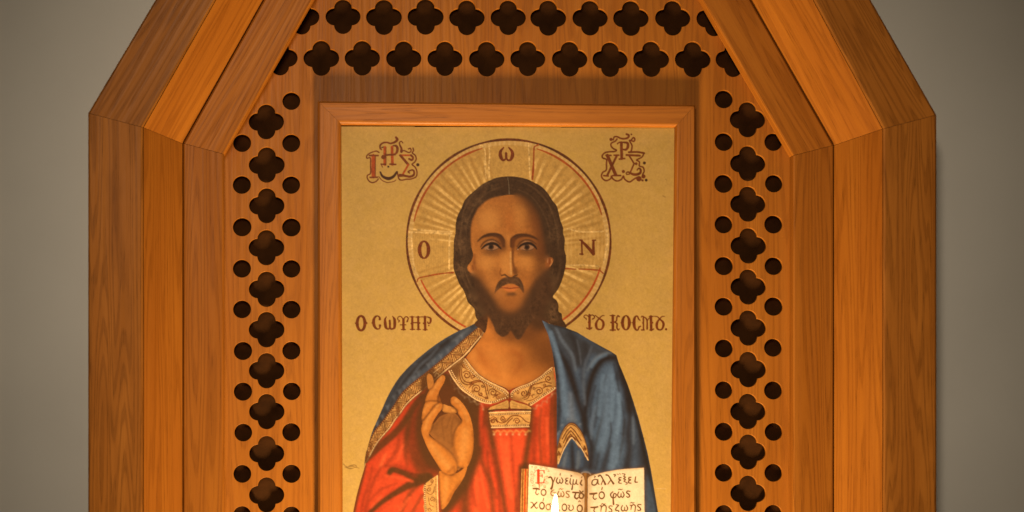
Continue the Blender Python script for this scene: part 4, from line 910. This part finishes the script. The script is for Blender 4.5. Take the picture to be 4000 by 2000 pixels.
    # ---- hand -----------------------------------------------------------------
    sk, skl, skd, ln = pig(194, 108, 32), pig(214, 134, 52), pig(142, 72, 18), pig(76, 37, 10)
    HD = ['hand']
    hs = lambda P, c=sk, b=0: put(poly(tH(P)), c, 'hand', tex=.06)
    put(poly(tH([(130, 60), (350, 30), (440, 220), (570, 320), (630, 560), (630, 800), (560, 980), (460, 1180), (330, 1310), (270, 1250), (270, 960), (150, 880), (80, 740), (45, 560), (60, 380), (120, 180)]), blur=8), rdk, only=['tunic'], op=.95); put(poly(tH([(140, 60), (330, 30), (360, 200), (120, 260)]), blur=5), rdk, only=['hem'], op=.7)
    hs([(155, 72), (175, 45), (203, 68), (216, 130), (200, 200), (172, 190), (160, 140)], pig(186, 110, 38))
    hs([(262, 935), (300, 920), (420, 940), (512, 880), (495, 960), (450, 1040), (400, 1110), (360, 1190), (320, 1245), (285, 1258), (272, 1150), (262, 1040)])
    hs([(165, 560), (230, 480), (290, 420), (400, 400), (470, 470), (560, 560), (480, 860), (400, 900), (300, 720)], pig(160, 94, 34))
    hs([(105, 555), (130, 640), (170, 730), (230, 830), (285, 915), (345, 952), (400, 950), (432, 890), (425, 830), (380, 762), (300, 692), (230, 642), (180, 602), (165, 565)])
    hs([(368, 275), (398, 250), (440, 275), (490, 330), (530, 400), (555, 470), (572, 560), (576, 650), (570, 740), (545, 830), (508, 890), (450, 880), (408, 800), (385, 715), (392, 600), (420, 530), (468, 472), (440, 410), (408, 352), (372, 315)])
    hs([(300, 322), (350, 335), (405, 350), (424, 372), (420, 398), (380, 402), (302, 388)], pig(200, 122, 44))
    hs([(108, 475), (112, 400), (130, 330), (155, 298), (230, 288), (292, 308), (230, 335), (170, 405), (122, 482)])
    hs([(140, 305), (150, 250), (180, 192), (240, 112), (288, 60), (318, 72), (312, 118), (272, 190), (258, 240), (250, 295), (200, 292)])
    hs([(103, 558), (118, 490), (170, 408), (222, 338), (262, 308), (298, 322), (290, 362), (250, 412), (220, 462), (192, 522), (182, 582), (140, 592)])
    hs([(245, 255), (262, 235), (280, 290), (262, 300)], skd)
    for P, w, c, o in (([(500, 560), (490, 680), (470, 800)], [60, 70, 50], skl, .6), ([(440, 300), (490, 380), (520, 470)], [22, 26, 22], skl, .5), ([(190, 680), (270, 790), (350, 880)], [40, 60, 50], skl, .6), ([(140, 540), (170, 450), (240, 360)], [26, 26, 18], skl, .6),
                       ([(190, 230), (250, 140), (295, 85)], [24, 26, 20], skl, .55), ([(130, 400), (150, 340), (220, 310)], [18, 22, 16], skl, .45), ([(330, 1000), (320, 1110), (305, 1200)], [50, 40, 26], skl, .5), ([(400, 880), (330, 940), (300, 930)], [20, 14, 10], skd, .6),
                       ([(570, 560), (574, 660), (566, 750), (530, 850)], 18, skd, .7), ([(460, 1020), (400, 1100), (350, 1190)], 30, skd, .7), ([(395, 600), (390, 700), (420, 800)], 26, skd, .6), ([(480, 870), (440, 930), (360, 980)], 20, skd, .4),
                       ([(300, 560), (300, 640)], 50, pig(170, 104, 40), .5), ([(350, 470), (360, 560), (370, 650)], 26, pig(170, 104, 40), .4), ([(240, 560), (290, 600)], 26, pig(160, 96, 36), .5)):
        sh(tH, P, w, c, o, HD)
    for P, w in (([(420, 830), (380, 765), (300, 692), (230, 642), (178, 598), (200, 540), (225, 470)], 10), ([(368, 275), (372, 318), (410, 355), (440, 412), (468, 470), (424, 528), (394, 600), (386, 690)], 9), ([(103, 490), (125, 460), (172, 402), (222, 335), (262, 306)], 10), ([(140, 302), (180, 290), (240, 292), (290, 312)], 9), ([(300, 322), (294, 362), (255, 412), (222, 465)], 8),
                 ([(300, 388), (380, 404), (424, 396), (428, 372), (380, 345)], 7), ([(290, 930), (340, 955), (400, 952), (428, 900), (425, 835)], 6), ([(172, 190), (205, 170), (240, 112)], 7), ([(270, 200), (258, 245), (250, 290)], 8), ([(330, 420), (290, 470), (300, 560), (310, 640)], 5), ([(370, 420), (350, 480), (330, 540)], 5), ([(400, 420), (380, 500), (375, 600), (380, 680)], 5),
                 ([(104, 560), (110, 480), (112, 400), (135, 320), (150, 250), (180, 190)], 6), ([(262, 935), (275, 1150), (285, 1258)], 7), ([(106, 570), (130, 650), (170, 735), (230, 835), (288, 918)], 6), ([(430, 890), (490, 890)], 5), ([(405, 900), (400, 940), (360, 958)], 5)):
        sh(tH, P, w * 1.35, ln, .85, None, 4)
    put(poly(tH([(225, 500), (290, 420), (330, 410), (270, 480), (200, 580)]), blur=4), ln, only=HD, op=.6); put(poly(tH([(420, 410), (465, 468), (440, 490), (400, 430)]), blur=3), ln, only=HD, op=.55)
    for P in ([(258, 108), (278, 72), (300, 68), (290, 95), (268, 112)], [(228, 352), (238, 328), (262, 318), (270, 335), (250, 352)], [(392, 290), (408, 262), (436, 272), (446, 305), (420, 312)], [(364, 380), (370, 358), (400, 362), (416, 380), (395, 392)]):
        put(poly(tH(P)), skl, only=HD, op=.7); sh(tH, P + P[:1], 5, skd, .8, HD, 2)
    for P in ([(200, 195), (235, 205), (262, 200)], [(215, 185), (250, 190)]): sh(tH, P, 4, skd, .6, HD, 2)

    for P, w_ in (([(180, 590), (300, 695), (400, 800), (425, 840)], 40), ([(400, 600), (390, 700), (420, 800)], 40), ([(220, 480), (300, 420), (420, 420)], 40)):
        sh(tH, P, w_, pig(150, 84, 28), .5, HD, 10)
    put(poly(tH([(200, 575), (260, 480), (330, 430), (420, 430), (450, 480), (405, 540), (385, 640), (390, 720), (300, 670)]), blur=7), pig(128, 70, 22), only=HD, op=.55)
    # ---- book -----------------------------------------------------------------
    pg, pgs = pig(252, 206, 140), pig(196, 146, 84)
    put(poly(tK([(20, 180), (215, 120), (560, 160), (1090, 270), (1220, 290), (1320, 310), (2300, 190), (2330, 1100), (20, 1100)]), False, blur=5), pig(76, 42, 14), only=['tunic', 'mantle'], op=.8)
    blk = np.vstack([tK([(82, 232), (205, 236), (212, 156), (240, 300), (200, 1012), (190, 1400), (60, 1400), (55, 1012)])])
    put(poly(blk, False), pig(176, 90, 24), 'block', tex=.1)
    for x, c, w in ((86, pig(200, 140, 60), 14), (108, pig(90, 44, 12), 10), (128, pig(196, 128, 50), 16), (150, pig(206, 64, 20), 20), (180, pig(210, 130, 54), 18), (200, pig(120, 54, 16), 10)):
        st(tK, [(x, 240), (x - 12, 700), (x - 24, 1380)], w, c, only=['block'], soft=2)
    put(poly(tK([(1080, 300), (1220, 305), (1310, 320), (1400, 320), (1330, 1500), (1150, 1500)]), False), pig(110, 66, 24), 'spine', tex=.1)
    put(poly(np.vstack([tK([(215, 155), (360, 172), (500, 195), (650, 218), (800, 245), (950, 272), (1080, 300), (1160, 335), (1200, 385), (1215, 460), (1205, 1012), (1195, 1600), (175, 1600), (190, 1012)])]), False), pg, 'page_l', tex=.025)
    put(poly(np.vstack([tK([(1272, 420), (1280, 395), (1310, 368), (1400, 332), (1600, 288), (1850, 246), (2100, 226), (2280, 215), (2290, 1012), (2300, 1600), (1262, 1600), (1266, 1012)])]), False), pg, 'page_r', tex=.025)
    for part, P, w, o in (('page_l', [(1080, 300), (1180, 360), (1200, 700), (1190, 1300)], 150, .75), ('page_l', [(700, 225), (1000, 285), (1150, 340)], 60, .5), ('page_r', [(1280, 400), (1270, 700), (1265, 1300)], 130, .6), ('page_r', [(1300, 375), (1500, 310), (1800, 255), (2280, 218)], 50, .4), ('page_r', [(2284, 230), (2290, 1000)], 14, .6)):
        sh(tK, P, w, pgs, o, [part])
    sh(tK, [(1225, 330), (1232, 700), (1225, 1300)], 44, pig(150, 92, 34), .8, ['spine']); sh(tK, [(1150, 318), (1190, 298), (1240, 292), (1290, 305), (1320, 335)], 16, pig(176, 150, 116), .7, None, 3)
    sh(tK, [(215, 153), (500, 192), (800, 242), (1080, 298)], 10, pig(130, 76, 28), .7, None, 2); sh(tK, [(1310, 366), (1600, 286), (1850, 244), (2280, 213)], 8, pig(120, 80, 36), .6, None, 2)
    for y in (530, 745, 980): st(tK, [(700, y - 8), (1150, y)], 4, pig(240, 180, 120), only=['page_l'], op=.6); st(tK, [(1290, y), (2270, y - 14)], 4, pig(240, 190, 124), only=['page_r'], op=.6)
    ik, ik2 = pig(112, 66, 22), pig(150, 96, 36)
    def wr(strokes, c=ik, k=1.0):
        for P, w in strokes: st(tK, P, [w * .85 * k, w * 1.1 * k, w * .8 * k] if np.isscalar(w) else w, c, soft=1.3, tex=.15)
    def O(c, rx, ry, w, col=ik):
        st(tK, np.vstack([np.c_[c[0] + rx * np.cos(a), c[1] + ry * np.sin(a)] for a in np.linspace(0, 6.4, 15)]), [w, w * 1.2, w * .8, w * 1.2, w], col, soft=1.3)
    eps = lambda x, y, k=1: [(x + 40, y + 2), (x + 8, y + 5), (x, y + 35), (x + 30, y + 48), (x, y + 68), (x, y + 100), (x + 42, y + 108)]
    sig = lambda x, y: [(x + 62, y + 5), (x + 18, y), (x + 2, y + 30), (x + 40, y + 58), (x + 55, y + 95), (x + 22, y + 112), (x, y + 98)]
    def om(x, y, c=ik): wr([([(x + 22, y), (x, y + 55), (x + 25, y + 98), (x + 58, y + 80), (x + 62, y + 30)], 24), ([(x + 60, y + 80), (x + 92, y + 98), (x + 116, y + 52), (x + 92, y - 2)], 24)], c)
    tl = lambda x, y: ([(x, y + 12), (x + 25, y), (x + 45, y + 12), (x + 72, y + 2)], 18)
    wr([([(568, 392), (610, 388), (640, 470), (628, 560), (615, 590)], [32, 30, 28, 38, 46]), ([(682, 392), (652, 470), (628, 525)], 22), ([(776, 322), (772, 352)], 22)]); om(706, 398)
    wr([(eps(874, 402), 22), ([(960, 412), (950, 480), (970, 520)], 24), ([(958, 348), (985, 362), (960, 378)], 16), ([(1010, 430), (1000, 520), (985, 605)], [22, 22, 32]), ([(1000, 500), (1040, 512), (1070, 432)], 20), ([(1072, 430), (1065, 500), (1095, 518)], 22), ([(1160, 440), (1138, 500), (1165, 532)], 28), ([(1168, 375), (1152, 400)], 18)])
    wr([([(1445, 435), (1400, 425), (1355, 450), (1345, 510), (1388, 530), (1430, 500), (1450, 430), (1455, 500), (1475, 515)], 24), ([(1385, 368), (1408, 375), (1385, 398)], 18), ([(1460, 368), (1500, 355), (1550, 440), (1585, 512)], [32, 26, 28, 40]), ([(1545, 432), (1510, 522)], 24), ([(1600, 345), (1640, 360), (1690, 440), (1730, 500)], [32, 26, 28, 40]), ([(1685, 432), (1630, 512)], 24),
        ([(1735, 338), (1765, 345), (1750, 376)], 22), ([(1800, 330), (1822, 340)], 16), ([(1842, 318), (1856, 336)], 16), (eps(1830, 390), 24), ([(1890, 322), (1940, 335), (1915, 372), (1950, 385), (1912, 415), (1950, 430), (1920, 462), (1970, 482), (1976, 505), (1950, 516)], 20), (eps(2005, 386), 28), ([(2130, 380), (2120, 470), (2162, 476)], 26)])
    wr([([(290, 590), (345, 592), (402, 602)], 34), ([(348, 610), (335, 670), (360, 700), (385, 680)], 20), ([(504, 560), (494, 575)], 16)]); O((475, 660), 44, 54, 22); wr([([(660, 615), (615, 640), (610, 700), (650, 722)], 22), ([(620, 650), (690, 665)], 18)], ik2); om(728, 640, ik2); wr([tl(755, 592), (sig(880, 640), 22)], ik2)
    wr([([(1000, 658), (1110, 666)], 38), ([(1055, 670), (1035, 740), (1070, 775), (1096, 752)], 32), ([(1125, 630), (1150, 670), (1192, 702), (1178, 760), (1130, 760), (1116, 710), (1150, 668), (1186, 638)], 28)])
    wr([([(1310, 686), (1370, 684), (1430, 674)], 38), ([(1385, 690), (1365, 750), (1395, 785), (1425, 770)], 24), ([(1530, 570), (1520, 612)], 26), ([(1720, 650), (1680, 690), (1700, 750), (1760, 750), (1780, 700), (1745, 680), (1725, 740), (1732, 870)], [24, 24, 24, 22, 22, 24, 26, 36]), tl(1820, 600), (sig(1966, 636), 26)]); O((1520, 712), 48, 60, 24); om(1806, 650)
    wr([([(352, 840), (300, 890), (250, 942)], 28), ([(245, 838), (275, 845), (310, 900), (345, 945), (368, 930)], 20), ([(476, 768), (466, 812)], 22)]); O((446, 900), 42, 58, 24); O((560, 922), 40, 50, 20, ik2); wr([([(570, 868), (608, 858)], 18), ([(740, 880), (730, 950), (768, 985)], 20)], ik2); O((850, 930), 42, 60, 22)
    wr([([(918, 888), (940, 900), (930, 960), (970, 985), (1010, 950), (1000, 890)], 22), ([(1102, 832), (1120, 812), (1140, 832)], 18)]); O((1125, 950), 46, 60, 26)
    wr([([(1330, 930), (1390, 930), (1450, 918)], 34), ([(1400, 930), (1380, 990), (1412, 1030)], 22), ([(1488, 900), (1512, 908), (1505, 1000)], 22), ([(1510, 930), (1560, 890), (1600, 920), (1590, 1050)], 24), tl(1512, 862), (sig(1648, 902), 22), ([(1780, 880), (1822, 892), (1780, 940), (1772, 980), (1822, 990), (1830, 1024)], 24), ([(2030, 890), (2052, 898), (2045, 970)], 22), ([(2050, 912), (2090, 880), (2125, 910), (2115, 1010)], 24), tl(2032, 840), (sig(2165, 876), 24)]); om(1870, 895)
    re = pig(222, 66, 22); ro = pig(232, 150, 92)
    for c, r, a, tn in (((270, 300), 38, 0, 1.2), ((340, 210), 30, 90, 1.2), ((430, 215), 30, 0, -1.2), ((520, 215), 30, 180, 1.2), ((545, 270), 34, 200, 1.0), ((265, 400), 34, 60, -1.2), ((270, 480), 36, 200, 1.1), ((520, 400), 38, 100, 1.2), ((530, 480), 34, 0, 1.2), ((310, 530), 30, 40, 1.1), ((430, 530), 32, 0, -1.3), ((500, 550), 28, 120, 1.2), ((430, 320), 26, 0, 1.1), ((300, 350), 22, 0, 1.0)):
        st(tK, spiral(c, r, 6, a, tn), 11, ro, soft=1.4, only=['page_l'])
    for q in ((270, 200), (250, 345), (245, 435), (280, 540), (505, 570), (540, 370), (570, 280)): dot(tK, q, 11, pig(216, 110, 60), only=['page_l'])
    for P, w in (([(382, 265), (382, 490)], 50), ([(350, 265), (492, 268)], 16), ([(480, 268), (488, 312)], 22), ([(390, 365), (455, 365)], 18), ([(452, 340), (452, 392)], 14), ([(335, 490), (490, 486)], 18), ([(474, 484), (492, 430)], 22), ([(395, 490), (398, 575)], 16)): st(tK, P, w, re, soft=1.4, smooth=False)
    st(tK, [(305, 250), (330, 275), (315, 300)], 14, pig(120, 70, 40), soft=2, op=.7)

    # blended edges, as a soft brush leaves them
    def smudge(t, pts, w, r, only):
        x0, y0, A = stroke(t, pts, w, soft=max(3, w * .15))
        cy, cx = max(0, -y0), max(0, -x0)
        A = A[cy:min(A.shape[0], CH - y0), cx:min(A.shape[1], CW - x0)]; x0 += cx; y0 += cy
        pad = 3 * r; S = np.s_[max(0, y0 - pad):y0 + A.shape[0] + pad, max(0, x0 - pad):x0 + A.shape[1] + pad]
        sub = img[S]; g = np.isin(ids[S], [PART[k] for k in only]).astype(np.float32)
        den = blur1(g, r) + 1e-4
        B = np.stack([blur1(sub[..., c] * g, r) / den for c in range(3)], -1)
        m = np.zeros(sub.shape[:2], np.float32); oy, ox = y0 - S[0].start, x0 - S[1].start
        m[oy:oy + A.shape[0], ox:ox + A.shape[1]] = A
        m *= g
        img[S] = sub * (1 - m[..., None]) + B * m[..., None]
    HF = ['hair', 'face', 'beard', 'neck']
    smudge(tA, [(1000, 410), (1120, 445), (1210, 530), (1270, 640), (1310, 740), (1340, 880), (1360, 1000), (1390, 1150), (1400, 1290)], 130, 7, HF)
    smudge(tB, [(1330, 290), (1240, 400), (1160, 540), (1080, 660), (1000, 780), (840, 860), (690, 800), (560, 650), (470, 530), (390, 400), (345, 345)], 150, 7, HF)
    smudge(tB, [(515, 900), (560, 970), (602, 1060), (628, 1130), (690, 1188), (740, 1200), (800, 1170), (838, 1120), (872, 1165), (915, 1226), (965, 1236), (1010, 1185), (1100, 1035), (1180, 945), (1270, 955)], 30, 2, HF)
    smudge(tB, [(330, 560), (430, 760), (505, 885)], 120, 6, HF); smudge(tB, [(1420, 400), (1420, 560), (1330, 760), (1268, 950)], 120, 6, HF)
    smudge(tA, [(740, 402), (560, 455), (410, 580), (330, 740), (300, 950), (305, 1150)], 30, 2, HF)
    smudge(tA, [(430, 1060), (650, 1000), (790, 1120)], 110, 1, ['face']); smudge(tA, [(910, 1130), (1070, 1000), (1290, 1060)], 110, 1, ['face'])

    smudge(tC, [(300, 60), (700, 200), (1100, 300), (1600, 100)], 900, 7, ['neck'])
    smudge(tH, [(330, 60), (200, 400), (330, 600), (330, 1250)], 900, 2, ['hand'])
    smudge(tM, [(200, 200), (500, 700), (600, 1300)], 1400, 2, ['mantle']); smudge(tL, [(1050, 150), (500, 600), (170, 1250)], 300, 3, ['mantle'])
    smudge(tD, [(300, 1000), (700, 900), (1200, 900), (1400, 1000)], 2200, 2, ['tunic'])
    # overall brush grain
    img *= (1 + .020 * N1 + .015 * N3)[..., None]
    np.clip(img, .003, .86, out=img)
    return img, ids, PART, CX0, CY0, CW, CH
img, ids, PART, CX0, CY0, CW, CH = paint_icon()
# each painted area becomes a mesh of its own, all lying in the one plane of the panel
H2, W2 = CH // 2, CW // 2
cell = ids[1::2, 1::2][:H2, :W2].copy()
pad = np.pad(img, ((1, 1), (1, 1), (0, 0)), mode='edge')
vc = (pad[0::2, 0::2] + pad[1::2, 0::2] + pad[0::2, 1::2] + pad[1::2, 1::2])[:H2 + 1, :W2 + 1] / 4
gx, gy = np.meshgrid(np.arange(W2 + 1) * 2 + CX0, np.arange(H2 + 1) * 2 + CY0)
# the panel's own top edge hangs very slightly out of true in its rebate
k = (YP + D) / D
wx = CAM.x + ((gx - 2000) * S - CAM.x) * k; wz = CAM.z + ((1000 - gy) * S - CAM.z) * k
inside = (gy[:-1, :-1] >= 493 + (gx[:-1, :-1] - 1333) * .0035)
pm, nt, bs, N, L = mat_new('egg_tempera_and_gold')
ca = N('VertexColor'); ca.layer_name = 'paint'; L(ca.outputs[0], bs.inputs['Base Color'])
bs.inputs['Roughness'].default_value = .5; bs.inputs['Specular IOR Level'].default_value = .12
tc = N('TexCoord'); n1 = N('TexNoise'); n1.inputs['Scale'].default_value = 260; n1.inputs['Detail'].default_value = 3; L(tc.outputs['Object'], n1.inputs['Vector'])
bp = N('Bump'); bp.inputs['Strength'].default_value = .10; bp.inputs['Distance'].default_value = .0008; L(n1.outputs['Fac'], bp.inputs['Height']); L(bp.outputs[0], bs.inputs['Normal'])
def sheet(name, sel, parent, label=None):
    r_, c_ = np.nonzero(sel)
    if len(r_) == 0: return None
    v = r_ * (W2 + 1) + c_
    quad = np.stack([v, v + W2 + 1, v + W2 + 2, v + 1], 1)
    u, inv = np.unique(quad, return_inverse=True); inv = inv.reshape(-1)
    co = np.stack([wx.ravel()[u], np.full(len(u), YP), wz.ravel()[u]], 1).astype(np.float32)
    org = co.mean(0); co -= org
    me = bpy.data.meshes.new(name)
    me.vertices.add(len(u)); me.vertices.foreach_set('co', co.ravel())
    me.loops.add(len(inv)); me.loops.foreach_set('vertex_index', inv.astype(np.int32))
    me.polygons.add(len(quad)); me.polygons.foreach_set('loop_start', np.arange(0, len(inv), 4, dtype=np.int32))
    me.update(calc_edges=True); me.validate()
    a = me.color_attributes.new('paint', 'FLOAT_COLOR', 'POINT')
    a.data.foreach_set('color', np.c_[vc.reshape(-1, 3)[u], np.ones(len(u))].astype(np.float32).ravel())
    o = link(name, me, pm, parent, Matrix.Translation(Vector([float(t) for t in org])))
    if label: o['label'] = label
    return o
# wooden board carrying the paint
bc = [up(1325, 495, YP), up(2645, 500, YP), up(2630, IB, YP), up(1330, IB, YP)]
painting = sheet('painted_panel', inside & (cell == 0), icon)
painting.name = 'painted_panel'
bpy.context.view_layer.update()
def sub(name, *parts, label=None):
    m = np.zeros_like(cell, bool)
    for p_ in parts: m |= cell == PART[p_]
    o = sheet(name, m & inside, None, label)
    if o:
        o.parent = painting; o.matrix_parent_inverse = painting.matrix_world.inverted()
    return o
sub('halo', 'halo', 'ring'); sub('hair', 'hair'); sub('face', 'face'); sub('beard', 'beard'); sub('neck', 'neck')
sub('tunic', 'tunic'); sub('mantle', 'mantle'); sub('collar', 'collar'); sub('placket', 'placket'); sub('cuff', 'cuff'); sub('hand', 'hand')
sub('mantle_hem', 'hem', label='long gold chevron hem running down from the neck'); sub('mantle_hem', 'hem_fold', label='small arrow shaped gold hem above the book')
sub('book_page', 'page_l', label='page opening with a red initial letter'); sub('book_page', 'page_r', label='page lettered in brown only'); sub('book_spine', 'spine'); sub('page_block', 'block')
sub('inscription', 'mono_l', label='scrolled red and brown monogram IHS'); sub('inscription', 'mono_r', label='scrolled brown monogram XPS')
sub('inscription', 'word_l', label='brown Greek words left of the halo'); sub('inscription', 'word_r', label='brown Greek words right of the halo')
sub('halo_letter', 'let_l', label='letter O'); sub('halo_letter', 'let_top', label='letter omega'); sub('halo_letter', 'let_r', label='letter N')
me = bpy.data.meshes.new('panel_board'); bm = bmesh.new()
a = [bm.verts.new((p.x, YP + .0006, p.z)) for p in bc]; b = [bm.verts.new((p.x, -.0006, p.z)) for p in bc]
bm.faces.new(a); bm.faces.new(b[::-1])
for i in range(4): bm.faces.new((a[i], a[(i + 1) % 4], b[(i + 1) % 4], b[i]))
bmesh.ops.recalc_face_normals(bm, faces=bm.faces); bm.to_mesh(me); bm.free()
link('panel_board', me, M_gap, icon)

# ---- the candle burning in front of the icon --------------------------------
def lathe(prof, n=24):
    bm = bmesh.new(); rings = []
    for r_, z in prof: rings.append([bm.verts.new((r_ * math.cos(a), r_ * math.sin(a), z)) for a in np.linspace(0, 2 * math.pi, n, endpoint=False)])
    for p, q_ in zip(rings, rings[1:]):
        for i in range(n): bm.faces.new((p[i], p[(i + 1) % n], q_[(i + 1) % n], q_[i]))
    bm.faces.new(rings[0][::-1]); bm.faces.new(rings[-1])
    bmesh.ops.recalc_face_normals(bm, faces=bm.faces)
    for f_ in bm.faces: f_.smooth = True
    me = bpy.data.meshes.new('lathe'); bm.to_mesh(me); bm.free(); return me
YC = -.22
tip = up(2168, 1930, YC); s1 = (YC + D) / D * S
fl_h = 150 * s1
base = tip - Vector((0, 0, fl_h))
candle = empty('candle', base - Vector((0, 0, .34)))
tag(candle, 'lit taper candle whose tall flame stands before the painted book', 'candle')
mw = plain('beeswax', (.62, .42, .16), .45, 0, 20, .06); mk = plain('burnt_wick', (.02, .015, .01), .9)
wx_ = link('wax_stick', lathe([(.0085, -.33), (.0085, -.004), (.0075, .002), (.003, .001), (.001, 0)]), mw, candle, Matrix.Translation(base - Vector((0, 0, .010))))
link('wick', lathe([(.0009, -.012), (.0009, .010), (.0006, .014)], 10), mk, candle, Matrix.Translation(base))
mf_, nt, bs, N, L = mat_new('flame')
em = N('Emission'); em.inputs[0].default_value = (1.0, .86, .52, 1); em.inputs[1].default_value = 11.0
L(em.outputs[0], nt.nodes['Material Output'].inputs[0])
R_ = 12.5 * s1
fl = lathe([(R_ * .25, 0), (R_ * .7, fl_h * .08), (R_ * 1.0, fl_h * .22), (R_ * 1.05, fl_h * .38), (R_ * .98, fl_h * .55), (R_ * .80, fl_h * .72), (R_ * .52, fl_h * .87), (R_ * .22, fl_h * .965), (R_ * .04, fl_h)])
for v in fl.vertices: v.co.x += R_ * .35 * (v.co.z / fl_h) ** 2 - R_ * .15
link('flame', fl, mf_, candle, Matrix.Translation(base))
